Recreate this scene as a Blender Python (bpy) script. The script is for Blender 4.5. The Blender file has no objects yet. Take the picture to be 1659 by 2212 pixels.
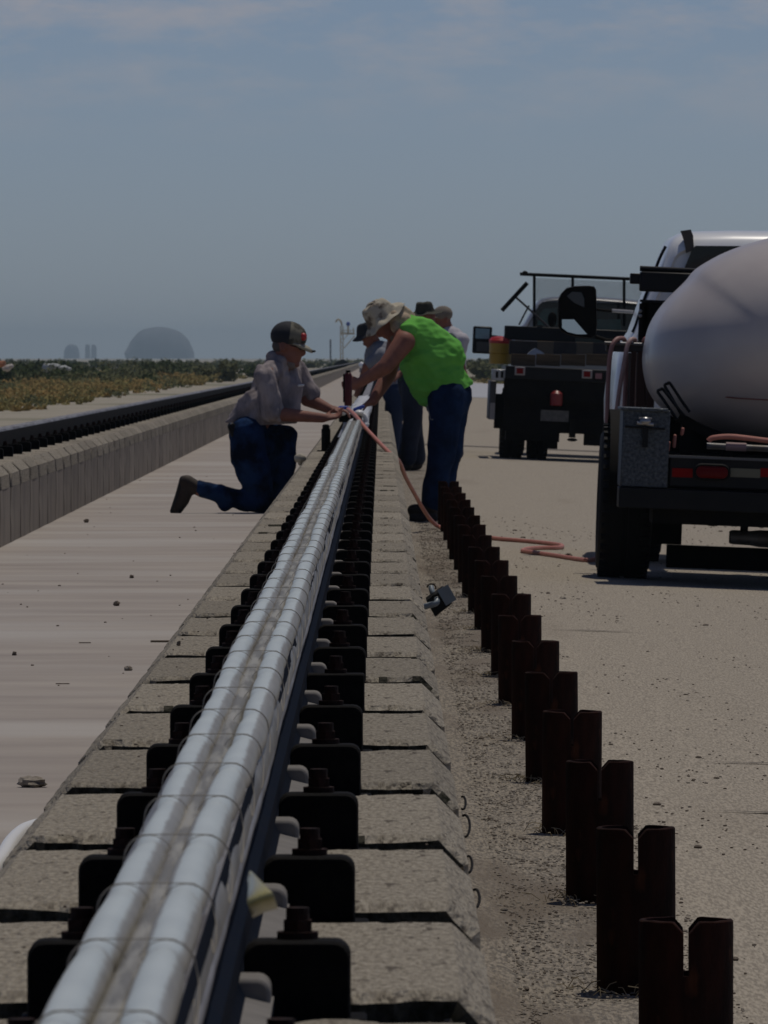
import bpy, bmesh, math, random
import numpy as np
from mathutils import Vector, Matrix, noise
R = random.Random(7)
C = bpy.context.scene.collection
sc = bpy.context.scene

# ------------------------------------------------------------------ camera, world, sun, exposure
F = 19000.0            # focal length in pixels of a 1659 x 2212 picture
CX, CY = 823.0, 772.0  # vanishing point of the track in that picture
HZ = 1.0               # camera height above the slab between the girders
cam = bpy.data.objects.new('camera', bpy.data.cameras.new('camera'))
C.objects.link(cam); sc.camera = cam
cam.data.sensor_fit = 'HORIZONTAL'; cam.data.sensor_width = 24.0
cam.data.lens = 24.0 * F / 1659.0
cam.data.clip_start = 0.5; cam.data.clip_end = 40000
cam.location = (0, 0, HZ)
cam.rotation_euler = (math.radians(90) - math.atan(334 / F), 0, -math.atan(6.5 / F))
cam.data.dof.use_dof = True; cam.data.dof.focus_distance = 19.0; cam.data.dof.aperture_fstop = 62.0

SUN_EL, SUN_AZ = math.radians(73), math.radians(28)   # azimuth from +Y towards +X
w = bpy.data.worlds.new('World'); sc.world = w; w.use_nodes = True
nt = w.node_tree; nt.nodes.clear()
out = nt.nodes.new('ShaderNodeOutputWorld'); bg = nt.nodes.new('ShaderNodeBackground')
sky = nt.nodes.new('ShaderNodeTexSky'); sky.sky_type = 'NISHITA'; sky.sun_disc = False
sky.sun_elevation = SUN_EL; sky.sun_rotation = SUN_AZ; sky.altitude = 1200; sky.air_density = 0.7
sky.dust_density = 0.7; sky.ozone_density = 2.0
tint = nt.nodes.new('ShaderNodeMix'); tint.data_type = 'RGBA'; tint.blend_type = 'MULTIPLY'
tint.inputs['Factor'].default_value = 1.0; tint.inputs['B'].default_value = (1.0, 1.03, 1.22, 1)
SKY_TINT = tint.inputs['B']
tc = nt.nodes.new('ShaderNodeTexCoord'); mp = nt.nodes.new('ShaderNodeMapping')
mp.inputs['Scale'].default_value = (60, 60, 190)
nz = nt.nodes.new('ShaderNodeTexNoise'); nz.inputs['Scale'].default_value = 1.0; nz.inputs['Detail'].default_value = 7
nz.inputs['Roughness'].default_value = 0.62
rp = nt.nodes.new('ShaderNodeValToRGB'); rp.color_ramp.elements[0].position = 0.44; rp.color_ramp.elements[1].position = 0.66
cl = nt.nodes.new('ShaderNodeMix'); cl.data_type = 'RGBA'; cl.blend_type = 'MULTIPLY'; cl.inputs['B'].default_value = (1.50, 1.16, 0.98, 1)
ml = nt.nodes.new('ShaderNodeMath'); ml.operation = 'MULTIPLY'; ml.inputs[1].default_value = 1.0
L = nt.links.new
L(sky.outputs[0], tint.inputs['A']); L(tint.outputs['Result'], cl.inputs['A'])
L(tc.outputs['Generated'], mp.inputs['Vector']); L(mp.outputs[0], nz.inputs['Vector']); L(nz.outputs['Fac'], rp.inputs[0])
sx = nt.nodes.new('ShaderNodeSeparateXYZ'); L(tc.outputs['Generated'], sx.inputs[0])
mr = nt.nodes.new('ShaderNodeMapRange'); mr.inputs['From Min'].default_value = 0.024; mr.inputs['From Max'].default_value = 0.040
L(sx.outputs['Z'], mr.inputs['Value'])
m2 = nt.nodes.new('ShaderNodeMath'); m2.operation = 'MULTIPLY'; L(rp.outputs[0], m2.inputs[0]); L(mr.outputs[0], m2.inputs[1])
L(m2.outputs[0], ml.inputs[0]); L(ml.outputs[0], cl.inputs['Factor'])
L(cl.outputs['Result'], bg.inputs['Color']); bg.inputs['Strength'].default_value = 0.086
L(bg.outputs[0], out.inputs['Surface'])

sun = bpy.data.objects.new('sun', bpy.data.lights.new('sun', 'SUN')); C.objects.link(sun)
sun.data.energy = 4.0; sun.data.angle = math.radians(0.5); sun.data.color = (1.0, 0.925, 0.81)
sd = Vector((math.sin(SUN_AZ) * math.cos(SUN_EL), math.cos(SUN_AZ) * math.cos(SUN_EL), math.sin(SUN_EL)))
sun.rotation_euler = sd.to_track_quat('Z', 'Y').to_euler(); sun.location = (0, 0, 60)
sc.view_settings.view_transform = 'Standard'; sc.view_settings.look = 'None'
sc.view_settings.gamma = 1.0; sc.view_settings.use_curve_mapping = False
sc.view_settings.exposure = -1.12

# ------------------------------------------------------------------ materials
MATS = {}
def mat(name, col, rough=0.8, metal=0.0, col2=None, nscale=8.0, bump=0.0, bscale=60.0, spec=0.5, stretch=(1, 1, 1),
        contrast=(0.35, 0.65), vary=0.0, trans=0.0, coat=0.0, alpha=1.0, detail=5, coords='Object', sss=0.0, col3=None, n3=1.0, c3=(0.55, 0.7), bdist=0.01):
    if name in MATS: return MATS[name]
    m = bpy.data.materials.new(name); m.use_nodes = True; n = m.node_tree; b = n.nodes['Principled BSDF']
    b.inputs['Roughness'].default_value = rough; b.inputs['Metallic'].default_value = metal
    b.inputs['Specular IOR Level'].default_value = spec; b.inputs['Base Color'].default_value = (*col, 1)
    if trans: b.inputs['Transmission Weight'].default_value = trans
    if coat: b.inputs['Coat Weight'].default_value = coat; b.inputs['Coat Roughness'].default_value = 0.08
    if alpha < 1: b.inputs['Alpha'].default_value = alpha
    t = n.nodes.new('ShaderNodeTexCoord'); mp = n.nodes.new('ShaderNodeMapping'); mp.inputs['Scale'].default_value = stretch
    n.links.new(t.outputs[coords], mp.inputs[0])
    last = None
    if col2 is not None:
        a = n.nodes.new('ShaderNodeTexNoise'); a.inputs['Scale'].default_value = nscale; a.inputs['Detail'].default_value = detail
        a.inputs['Roughness'].default_value = 0.6
        n.links.new(mp.outputs[0], a.inputs['Vector'])
        r = n.nodes.new('ShaderNodeValToRGB'); r.color_ramp.elements[0].position = contrast[0]; r.color_ramp.elements[1].position = contrast[1]
        r.color_ramp.elements[0].color = (*col, 1); r.color_ramp.elements[1].color = (*col2, 1)
        n.links.new(a.outputs['Fac'], r.inputs[0]); last = r.outputs[0]
    if col3 is not None:
        a3 = n.nodes.new('ShaderNodeTexNoise'); a3.inputs['Scale'].default_value = n3; a3.inputs['Detail'].default_value = 6
        n.links.new(mp.outputs[0], a3.inputs['Vector'])
        r3 = n.nodes.new('ShaderNodeValToRGB'); r3.color_ramp.elements[0].position = c3[0]; r3.color_ramp.elements[1].position = c3[1]
        n.links.new(a3.outputs['Fac'], r3.inputs[0])
        mx = n.nodes.new('ShaderNodeMix'); mx.data_type = 'RGBA'; mx.inputs['B'].default_value = (*col3, 1)
        n.links.new(r3.outputs[0], mx.inputs['Factor'])
        if last: n.links.new(last, mx.inputs['A'])
        else: mx.inputs['A'].default_value = (*col, 1)
        last = mx.outputs['Result']
    if vary and last:
        oi = n.nodes.new('ShaderNodeObjectInfo'); mrr = n.nodes.new('ShaderNodeMapRange'); mrr.inputs['To Min'].default_value = 1 - vary; mrr.inputs['To Max'].default_value = 1 + vary * .6
        n.links.new(oi.outputs['Random'], mrr.inputs['Value']); vm = n.nodes.new('ShaderNodeVectorMath'); vm.operation = 'SCALE'
        n.links.new(last, vm.inputs[0]); n.links.new(mrr.outputs[0], vm.inputs['Scale']); last = vm.outputs[0]
    if last: n.links.new(last, b.inputs['Base Color'])
    if bump:
        a = n.nodes.new('ShaderNodeTexNoise'); a.inputs['Scale'].default_value = bscale; a.inputs['Detail'].default_value = 6
        n.links.new(mp.outputs[0], a.inputs['Vector'])
        bp = n.nodes.new('ShaderNodeBump'); bp.inputs['Strength'].default_value = bump; bp.inputs['Distance'].default_value = bdist
        n.links.new(a.outputs['Fac'], bp.inputs['Height']); n.links.new(bp.outputs[0], b.inputs['Normal'])
    MATS[name] = m; return m

BEAM = mat('girder_concrete', (0.35, 0.318, 0.262), 0.95, spec=.12, col2=(0.20, 0.178, 0.145), nscale=150, bump=1.0, bscale=130, col3=(0.11, 0.095, 0.078), n3=55, c3=(0.60, 0.68), contrast=(0.38, 0.62), bdist=0.010, detail=10, stretch=(1, .22, 1), vary=.18)
FACE = mat('girder_face_concrete', (0.29, 0.25, 0.205), 0.92, col2=(0.19, 0.165, 0.14), nscale=2.2, stretch=(1, 3, 0.5), bump=0.5, bscale=30, col3=(0.12, 0.10, 0.08), n3=3, c3=(0.55, 0.75), vary=.2)
CORE = mat('mossy_shaded_concrete', (0.075, 0.07, 0.055), 0.97, spec=.1, col2=(0.018, 0.019, 0.013), nscale=70, bump=0.8, bscale=90)  # rough mossy concrete, darkened further so the colour carries the recess shade
SLAB = mat('slab_concrete', (0.385, 0.348, 0.312), 0.9, spec=.12, col2=(0.275, 0.245, 0.225), nscale=1.6, stretch=(0.5, 1.2, 1), bump=0.12, bscale=40, col3=(0.40, 0.375, 0.35), n3=0.55, c3=(0.5, 0.68), contrast=(0.3, 0.7))
APRON = mat('apron_asphalt', (0.40, 0.355, 0.29), 0.97, spec=.1, col2=(0.25, 0.222, 0.183), nscale=150, stretch=(1, .09, 1), bump=0.8, bscale=160, col3=(0.20, 0.17, 0.135), n3=1.6, c3=(0.60, 0.95), contrast=(0.40, 0.60), bdist=0.006)
GRAVELBED = mat('gravel_bed', (0.30, 0.26, 0.205), 0.98, col2=(0.12, 0.105, 0.085), nscale=130, stretch=(1, .12, 1), bump=1.0, bscale=110, col3=(0.15, 0.122, 0.092), n3=5, c3=(.50,.66), bdist=0.01, contrast=(0.40, 0.60))
SAND = mat('desert_sand', (0.36, 0.32, 0.26), 0.97, col2=(0.24, 0.22, 0.16), nscale=0.3, bump=0.4, bscale=3, col3=(0.13, 0.13, 0.07), n3=0.06, c3=(0.5, 0.7))
STEEL = mat('black_steel', (0.0045, 0.0045, 0.005), 0.85, spec=.08, col2=(0.010, 0.009, 0.008), nscale=30, bump=0.3, bscale=80)
NAVY = mat('rail_side_paint', (0.004, 0.008, 0.018), 0.9, col2=(0.007, 0.010, 0.018), nscale=12, bump=0.15, bscale=40, spec=0.04)
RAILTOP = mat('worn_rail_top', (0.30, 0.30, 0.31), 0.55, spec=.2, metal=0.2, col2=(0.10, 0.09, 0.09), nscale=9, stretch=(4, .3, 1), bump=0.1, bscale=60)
FOOT = mat('rail_foot_paint', (0.21, 0.20, 0.19), 0.85, spec=.1, col2=(0.165, 0.157, 0.15), nscale=14, bump=0.15, bscale=60)
RUSTBOLT = mat('rusty_bolt', (0.035, 0.013, 0.008), 0.85, spec=.2, col2=(0.010, 0.006, 0.005), nscale=60, bump=0.4, bscale=150)
RUSTPIPE = mat('rusty_pipe', (0.034, 0.0115, 0.0075), 0.9, spec=.10, vary=.3, col2=(0.009, 0.005, 0.004), nscale=7, stretch=(2, 2, 0.6), bump=0.3, bscale=120, col3=(0.075, 0.027, 0.013), n3=13, c3=(0.60, 0.74))
FILM = mat('clear_film_over_white', (0.555, 0.61, 0.60), 0.45, col2=(0.49, 0.54, 0.535), nscale=5, bump=0.12, bscale=12, spec=0.4, coat=0.12, bdist=0.003)
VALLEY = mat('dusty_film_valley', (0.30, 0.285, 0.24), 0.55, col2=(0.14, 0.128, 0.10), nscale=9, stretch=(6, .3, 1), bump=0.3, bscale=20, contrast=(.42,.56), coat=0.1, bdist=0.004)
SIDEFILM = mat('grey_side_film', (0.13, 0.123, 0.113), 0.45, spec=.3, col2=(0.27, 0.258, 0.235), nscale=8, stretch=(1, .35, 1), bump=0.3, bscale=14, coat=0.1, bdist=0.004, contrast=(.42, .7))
WIRE = mat('tie_wire', (0.33, 0.30, 0.25), 0.6, spec=.2)
RUBBER = mat('tyre_rubber', (0.006, 0.0065, 0.0075), 0.75, spec=.2, col2=(0.010, 0.010, 0.010), nscale=20, bump=0.3, bscale=60)
BLACKP = mat('black_truck_paint', (0.004, 0.0045, 0.006), 0.4, spec=.18, col2=(0.008, 0.008, 0.009), nscale=6)
DARKFR = mat('dark_chassis', (0.004, 0.004, 0.0042), 0.8, spec=.12, col2=(0.008, 0.007, 0.006), nscale=10)
WHITEP = mat('white_truck_paint', (0.80, 0.82, 0.84), 0.3, coat=0.4, col2=(0.76, 0.78, 0.80), nscale=3)
SILVERP = mat('silver_truck_paint', (0.30, 0.31, 0.32), 0.3, metal=0.3, coat=0.5)
TANK = mat('white_tank_plastic', (0.52, 0.485, 0.465), 0.36, spec=.35, col2=(0.44, 0.40, 0.395), nscale=1.4, bump=0.10, bscale=3, coat=0.12, bdist=0.02)
GLASS = mat('dark_window_glass', (0.004, 0.006, 0.007), 0.06, spec=0.35)
TEAL = mat('tinted_window_glass', (0.02, 0.07, 0.062), 0.15, spec=0.5, col2=(0.010, 0.03, 0.028), nscale=3)
MIRR = mat('mirror_glass', (0.5, 0.55, 0.6), 0.03, metal=1.0)
CHROME = mat('chrome', (0.3, 0.3, 0.31), 0.35, metal=1.0)
PLATE = mat('dull_tread_plate', (0.030, 0.037, 0.045), 0.5, metal=0.6, col2=(0.10, 0.115, 0.13), nscale=60, bump=0.7, bscale=70)
REDL = mat('red_lens', (0.17, 0.004, 0.004), 0.5, spec=.12)
REDT = mat('red_reflector_tape', (0.20, 0.006, 0.005), 0.7, spec=.1)
CREAM = mat('white_reflector_tape', (0.15, 0.15, 0.115), 0.7, spec=.1)
LENSF = mat('lens_frame', (0.28, 0.27, 0.27), 0.5)
GREYPIPE = mat('grey_painted_pipe', (0.24, 0.29, 0.33), 0.4, col2=(0.19, 0.23, 0.26), nscale=12)
EXH = mat('exhaust_pipe', (0.13, 0.135, 0.15), 0.5, metal=0.5, col2=(0.08, 0.07, 0.06), nscale=10)
HOSE = mat('pink_hose', (0.50, 0.19, 0.14), 0.55, col2=(0.40, 0.15, 0.11), nscale=14)
HOSEF = mat('faded_pink_hose', (0.34, 0.18, 0.16), 0.6, col2=(0.26, 0.13, 0.12), nscale=14)
WOOD = mat('weathered_board', (0.11, 0.082, 0.055), 0.9, spec=.1, col2=(0.06, 0.046, 0.032), nscale=6, stretch=(0.5, 1, 6), bump=0.3)
CARD = mat('dusty_box', (0.075, 0.062, 0.055), 0.9, spec=.1, col2=(0.05, 0.043, 0.04), nscale=4)
YELLOW = mat('yellow_plastic', (0.50, 0.30, 0.02), 0.45, col2=(0.42, 0.25, 0.02), nscale=7)
REDP = mat('red_plastic', (0.45, 0.02, 0.02), 0.4)
REDM = mat('red_metal_bottle', (0.07, 0.004, 0.005), 0.4, spec=.3)
WHITEC = mat('white_cap_plastic', (0.78, 0.78, 0.76), 0.35)
WHITESHEET = mat('white_plastic_sheet', (0.55, 0.56, 0.58), 0.5, col2=(0.42, 0.43, 0.45), nscale=5)
BLUEH = mat('blue_handle', (0.01, 0.045, 0.30), 0.5)
SKIN = mat('sunburnt_skin', (0.27, 0.115, 0.08), 0.65, spec=.25, col2=(0.18, 0.075, 0.055), nscale=9)
DENIM = mat('blue_denim', (0.010, 0.022, 0.060), 0.9, col2=(0.010, 0.024, 0.062), nscale=11, bump=0.5, bscale=50)
DENIML = mat('light_denim', (0.035, 0.12, 0.32), 0.9, col2=(0.014, 0.042, 0.12), nscale=7, bump=0.5, bscale=50, contrast=(.42, .58))
DENIMB = mat('dark_denim', (0.010, 0.016, 0.036), 0.92, col2=(0.006, 0.010, 0.024), nscale=10, bump=0.4, bscale=40)
SHIRTG = mat('grey_mauve_shirt', (0.36, 0.315, 0.31), 0.92, spec=.1, col2=(0.17, 0.148, 0.155), nscale=9, bump=0.5, bscale=24, stretch=(1.4, 1, .7))
GREEN = mat('lime_green_shirt', (0.17, 0.50, 0.095), 0.9, spec=.1, col2=(0.12, 0.41, 0.065), nscale=5, bump=0.5, bscale=12)
SHIRTW = mat('white_shirt', (0.50, 0.48, 0.52), 0.9, col2=(0.40, 0.39, 0.42), nscale=6, bump=0.4, bscale=20)
SHIRTB = mat('blue_grey_shirt', (0.22, 0.23, 0.26), 0.9, col2=(0.16, 0.17, 0.20), nscale=6, bump=0.4, bscale=20)
SHIRTT = mat('dark_teal_shirt', (0.025, 0.055, 0.045), 0.9)
BOOT = mat('brown_boot', (0.035, 0.022, 0.014), 0.75, col2=(0.02, 0.013, 0.009), nscale=14)
SOLE = mat('boot_sole', (0.02, 0.02, 0.02), 0.9)
HATK = mat('black_hat', (0.012, 0.014, 0.02), 0.85, bump=0.3, bscale=40)
HATC = mat('camouflage_hat', (0.17, 0.16, 0.12), 0.9, col2=(0.035, 0.033, 0.025), nscale=14, contrast=(.44, .56))
HATT = mat('tan_hat', (0.44, 0.40, 0.31), 0.9, col2=(0.10, 0.075, 0.055), nscale=11, contrast=(.5, .62), bump=.4, bscale=30)
HATO = mat('olive_hat', (0.05, 0.05, 0.035), 0.9, col2=(0.03, 0.03, 0.02), nscale=14)
HATP = mat('pale_cap', (0.22, 0.19, 0.15), 0.9, col2=(0.14, 0.12, 0.1), nscale=9)
BRIMT = mat('cap_brim', (0.30, 0.28, 0.21), 0.85)
CLOTH = mat('neck_cloth', (0.45, 0.36, 0.26), 0.9, col2=(0.28, 0.21, 0.14), nscale=22)
BEARD = mat('grey_beard', (0.20, 0.16, 0.135), 0.95, bump=0.8, bscale=90)
HAIR = mat('grey_hair', (0.09, 0.075, 0.065), 0.95, bump=0.8, bscale=90)
ROCK = mat('dark_pebble', (0.19, 0.16, 0.13), 0.95, spec=.1, col2=(0.09, 0.07, 0.056), nscale=60)
ROCKL = mat('pale_pebble', (0.32, 0.28, 0.23), 0.9, col2=(0.15, 0.13, 0.105), nscale=40, bump=.6, bscale=60)
TAPE = mat('yellow_tape', (0.55, 0.50, 0.22), 0.3, trans=0.3, coat=.4)
TWR = mat('tan_tower_paint', (0.55, 0.45, 0.28), 0.7)
HILL = mat('distant_rock', (0.14, 0.15, 0.17), 0.95, col2=(0.09, 0.10, 0.12), nscale=.12)
LEAFD = mat('dark_scrub_leaf', (0.068, 0.088, 0.038), 0.9, spec=.05, col2=(0.042, 0.056, 0.025), nscale=.8)
LEAFG = mat('olive_scrub_leaf', (0.15, 0.155, 0.08), 0.9, spec=.05, col2=(0.10, 0.108, 0.055), nscale=.5)
DRYG = mat('dry_yellow_grass', (0.29, 0.245, 0.10), 0.9, spec=.1, col2=(0.19, 0.175, 0.065), nscale=0.6, col3=(0.34, 0.23, 0.09), n3=0.25, c3=(.45, .6))
TWIG = mat('twig_bark', (0.09, 0.07, 0.05), 0.9)

# ------------------------------------------------------------------ mesh helpers
ORG = {}
def tag(o, label=None, cat=None, group=None, kind=None):
    if label: o['label'] = label
    if cat: o['category'] = cat
    if group: o['group'] = group
    if kind: o['kind'] = kind
    return o
def empty(name, org=(0, 0, 0), roty=0.0, label=None, cat=None, group=None, rotz=0.0):
    o = bpy.data.objects.new(name, None); C.objects.link(o); o.empty_display_size = 0.1
    o.location = org; o.rotation_euler = (0, roty, rotz); ORG[o.name] = Vector(org)
    return tag(o, label, cat, group)
class MB:
    """collects shapes (world coordinates, or a truck's own coordinates)"""
    def __init__(s): s.v = []; s.f = []; s.uv = None
    def add(s, vs, fs):
        k = len(s.v); s.v.extend([tuple(a) for a in vs]); s.f.extend([tuple(i + k for i in f) for f in fs]); return s
    def box(s, x0, y0, z0, x1, y1, z1):
        v = [(x0, y0, z0), (x1, y0, z0), (x1, y1, z0), (x0, y1, z0), (x0, y0, z1), (x1, y0, z1), (x1, y1, z1), (x0, y1, z1)]
        return s.add(v, [(0, 3, 2, 1), (4, 5, 6, 7), (0, 1, 5, 4), (1, 2, 6, 5), (2, 3, 7, 6), (3, 0, 4, 7)])
    def bar(s, p, q, a, b=None, up=(0, 0, 1)):
        p, q = Vector(p), Vector(q); b = b or a; d = (q - p).normalized(); u = Vector(up)
        if abs(d.dot(u)) > .98: u = Vector((0, 1, 0))
        x = d.cross(u).normalized() * a / 2; y = x.cross(d).normalized() * b / 2
        v = [p - x - y, p + x - y, p + x + y, p - x + y, q - x - y, q + x - y, q + x + y, q - x + y]
        return s.add(v, [(0, 3, 2, 1), (4, 5, 6, 7), (0, 1, 5, 4), (1, 2, 6, 5), (2, 3, 7, 6), (3, 0, 4, 7)])
    def tube(s, pts, r, n=10, caps=True):
        pts = [Vector(p) for p in pts]; rs = r if isinstance(r, (list, tuple)) else [r] * len(pts)
        k = len(s.v); u = None
        for i, p in enumerate(pts):
            d = (pts[min(i + 1, len(pts) - 1)] - pts[max(i - 1, 0)]).normalized()
            if u is None:
                u = Vector((0, 0, 1)) if abs(d.z) < .9 else Vector((0, 1, 0))
            u = (u - d * d.dot(u)).normalized(); w_ = d.cross(u)
            for j in range(n):
                a = 2 * math.pi * j / n; s.v.append(tuple(p + (u * math.cos(a) + w_ * math.sin(a)) * rs[i]))
        for i in range(len(pts) - 1):
            for j in range(n):
                a = k + i * n + j; b = k + i * n + (j + 1) % n; s.f.append((a, b, b + n, a + n))
        if caps:
            s.f.append(tuple(k + j for j in range(n))[::-1]); s.f.append(tuple(k + (len(pts) - 1) * n + j for j in range(n)))
        return s
    def prism(s, poly, y0, y1):            # polygon in x,z extruded along y
        k = len(s.v); n = len(poly)
        for y in (y0, y1):
            for (x, z) in poly: s.v.append((x, y, z))
        for i in range(n):
            j = (i + 1) % n; s.f.append((k + i, k + j, k + n + j, k + n + i))
        s.f.append(tuple(k + i for i in range(n))[::-1]); s.f.append(tuple(k + n + i for i in range(n))); return s
    def sections(s, secs, closed=True, caps=True):   # list of rings with equal counts
        k = len(s.v); n = len(secs[0])
        for r in secs: s.v.extend([tuple(p) for p in r])
        for i in range(len(secs) - 1):
            for j in range(n if closed else n - 1):
                a = k + i * n + j; b = k + i * n + (j + 1) % n; s.f.append((a, b, b + n, a + n))
        if caps and closed:
            s.f.append(tuple(k + j for j in range(n))[::-1]); s.f.append(tuple(k + (len(secs) - 1) * n + j for j in range(n)))
        return s
    def ball(s, c, r, nu=14, nv=9, rot=None, amp=0, seed=0):
        c = Vector(c); r = Vector(r if hasattr(r, '__len__') else (r, r, r)); k = len(s.v)
        for i in range(nv + 1):
            t = math.pi * i / nv
            for j in range(nu):
                a = 2 * math.pi * j / nu
                q = Vector((math.sin(t) * math.cos(a), math.sin(t) * math.sin(a), math.cos(t)))
                f_ = 1 + (amp * noise.noise(q * 2.1 + Vector((seed * 7.3, 0, 0))) if amp else 0)
                p = Vector((q.x * r.x, q.y * r.y, q.z * r.z)) * f_
                if rot: p = rot @ p
                s.v.append(tuple(c + p))
        for i in range(nv):
            for j in range(nu):
                a = k + i * nu + j; b = k + i * nu + (j + 1) % nu; s.f.append((a, a + nu, b + nu, b))
        return s
    def capsule(s, p, q, r0, r1, n=14):
        p, q = Vector(p), Vector(q); d = (q - p); l = d.length; d = d.normalized() if l > 1e-6 else Vector((0, 0, 1))
        pts, rs = [], []
        for i in range(5):
            a = math.pi / 2 * i / 4; pts.append(p - d * r0 * math.cos(a)); rs.append(max(r0 * math.sin(a), 1e-4))
        for i in range(5):
            a = math.pi / 2 * i / 4; pts.append(q + d * r1 * math.sin(a)); rs.append(max(r1 * math.cos(a), 1e-4))
        return s.tube(pts, rs, n)
    def build(s, name, m, parent=None, smooth=30, bevel=0, org=None, label=None, cat=None, group=None, kind=None, sub=0):
        base = ORG[parent.name] if parent else Vector((0, 0, 0))
        own = Vector(org) if org is not None else base
        if parent is not None and getattr(s, 'local', False): own = Vector((0, 0, 0)); base = Vector((0, 0, 0))
        me = bpy.data.meshes.new(name)
        me.from_pydata([(a[0] - own.x, a[1] - own.y, a[2] - own.z) for a in s.v], [], s.f); me.update()
        bm = bmesh.new(); bm.from_mesh(me); bmesh.ops.remove_doubles(bm, verts=bm.verts, dist=1e-5) if len(s.v) < 60000 else None
        bmesh.ops.recalc_face_normals(bm, faces=bm.faces); bm.to_mesh(me); bm.free()
        for mm in (m if isinstance(m, (list, tuple)) else [m]): me.materials.append(mm)
        if smooth: 
            me.polygons.foreach_set('use_smooth', [True] * len(me.polygons)); me.set_sharp_from_angle(angle=math.radians(smooth))
        o = bpy.data.objects.new(name, me); C.objects.link(o)
        if parent is not None: o.parent = parent
        o.location = own - base; ORG[o.name] = own
        if bevel:
            b = o.modifiers.new('bevel', 'BEVEL'); b.width = bevel; b.segments = 2; b.limit_method = 'ANGLE'; b.angle_limit = math.radians(40)
        if sub:
            b = o.modifiers.new('sub', 'SUBSURF'); b.levels = sub; b.render_levels = sub
        return tag(o, label, cat, group, kind)
def kids(o): return [c for c in bpy.data.objects if c.parent == o]
def copy_tree(o, children, loc, parent=None):
    c = o.copy(); C.objects.link(c); c.location = loc; c.parent = parent
    for ch, sub in children:
        d = ch.copy(); C.objects.link(d); d.parent = c
        for g in sub:
            e = g.copy(); C.objects.link(e); e.parent = d
    return c
def P(x, y, Y):                # a point of the photograph at a known distance along the track
    return Vector(((x - CX) * Y / F, Y, HZ - (y - CY) * Y / F))
def lerp(a, b, t): return a + (b - a) * t
def curve(pts, n=8):           # Catmull-Rom
    pts = [Vector(p) for p in pts]; o = []
    for i in range(len(pts) - 1):
        p0 = pts[max(i - 1, 0)]; p1 = pts[i]; p2 = pts[i + 1]; p3 = pts[min(i + 2, len(pts) - 1)]
        for k in range(n):
            t = k / n
            o.append(0.5 * ((2 * p1) + (p2 - p0) * t + (2 * p0 - 5 * p1 + 4 * p2 - p3) * t * t + (3 * p1 - p0 - 3 * p2 + p3) * t ** 3))
    o.append(pts[-1]); return o

# ------------------------------------------------------------------ ground
def apron_z(x): return -0.12 - 0.042 * max(0.0, x - 0.55)
def sheet(name, xs, ys, zf, m, kind='structure'):
    vs = [(x, y, zf(x, y)) for y in ys for x in xs]; n = len(xs)
    fs = [(j * n + i, j * n + i + 1, (j + 1) * n + i + 1, (j + 1) * n + i) for j in range(len(ys) - 1) for i in range(n - 1)]
    b = MB(); b.add(vs, fs); return b.build(name, m, kind=kind, smooth=60)
sheet('desert_ground', [-3000, -60, 60, 3000], [-30, 200, 1000, 14000], lambda x, y: -0.60, SAND)
sheet('slab_path', [-2.04, -0.44], [0.5 + i * 12 for i in range(80)], lambda x, y: 0.0, SLAB)
sheet('gravel_path', [0.08, 0.25, 0.52], [2 + i * 0.25 for i in range(320)] + [90 + i * 20 for i in range(40)], lambda x, y: -0.118 + 0.012 * noise.noise(Vector((x * 9, y * 2, 0))) + (0.03 if x < .1 else 0), GRAVELBED)
sheet('asphalt_apron', [0.50, 0.9, 3, 8, 45], [0.5, 30, 60, 120, 430], lambda x, y: apron_z(min(x, 6)) + 0.004, APRON)
sheet('far_ground_right', [0.50, 3, 6, 45], [430, 1000], lambda x, y: apron_z(min(x, 6)) - .02, SAND)
sheet('far_ground_left', [-60, -14, -8, -2.55], [0.5, 60, 200, 900], lambda x, y: -0.10, SAND)
sheet('pale_pavement_strip', [0.6, 3, 8, 45], [265, 425], lambda x, y: apron_z(min(x, 6)) + 0.012, mat('pale_pavement', (0.42, 0.43, 0.45), .6, col2=(.34, .345, .36), nscale=.4))
# cracks in the apron and a cross joint
cj = mat('crack_dirt', (0.10, 0.085, 0.07), 1.0)
ck = MB()
for i in range(26):
    Y = 13.5 + R.random() ** 1.5 * 60; x0 = 0.62 + R.random() * 2.0 * Y / 30; ln = R.uniform(.05, .35) * Y / 15
    w0 = .0022 + .00010 * Y; pts = []
    n = 14
    for k in range(n + 1):
        x = x0 + ln * k / n; pts.append((x, Y + .12 * noise.noise(Vector((x * 5, i * 3.1, 0)))))
    vs = []
    for k, (x, y) in enumerate(pts):
        ww = w0 * 6 * (1 - abs(2 * k / n - 1)) * (0.6 + R.random() * .8); vs += [(x, y - ww, apron_z(x) + .008), (x, y + ww, apron_z(x) + .008)]
    ck.add(vs, [(2 * k, 2 * k + 2, 2 * k + 3, 2 * k + 1) for k in range(n)])
ck.build('apron_crack', cj, kind='stuff', smooth=0)
sheet('cross_joint', [.52, 1.5, 3.2, 6], [112.3, 113.4], lambda x, y: apron_z(x) + .010, mat('joint_dirt', (.2,.175,.15), 1.0, col2=(.12,.105,.09), nscale=6))

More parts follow.
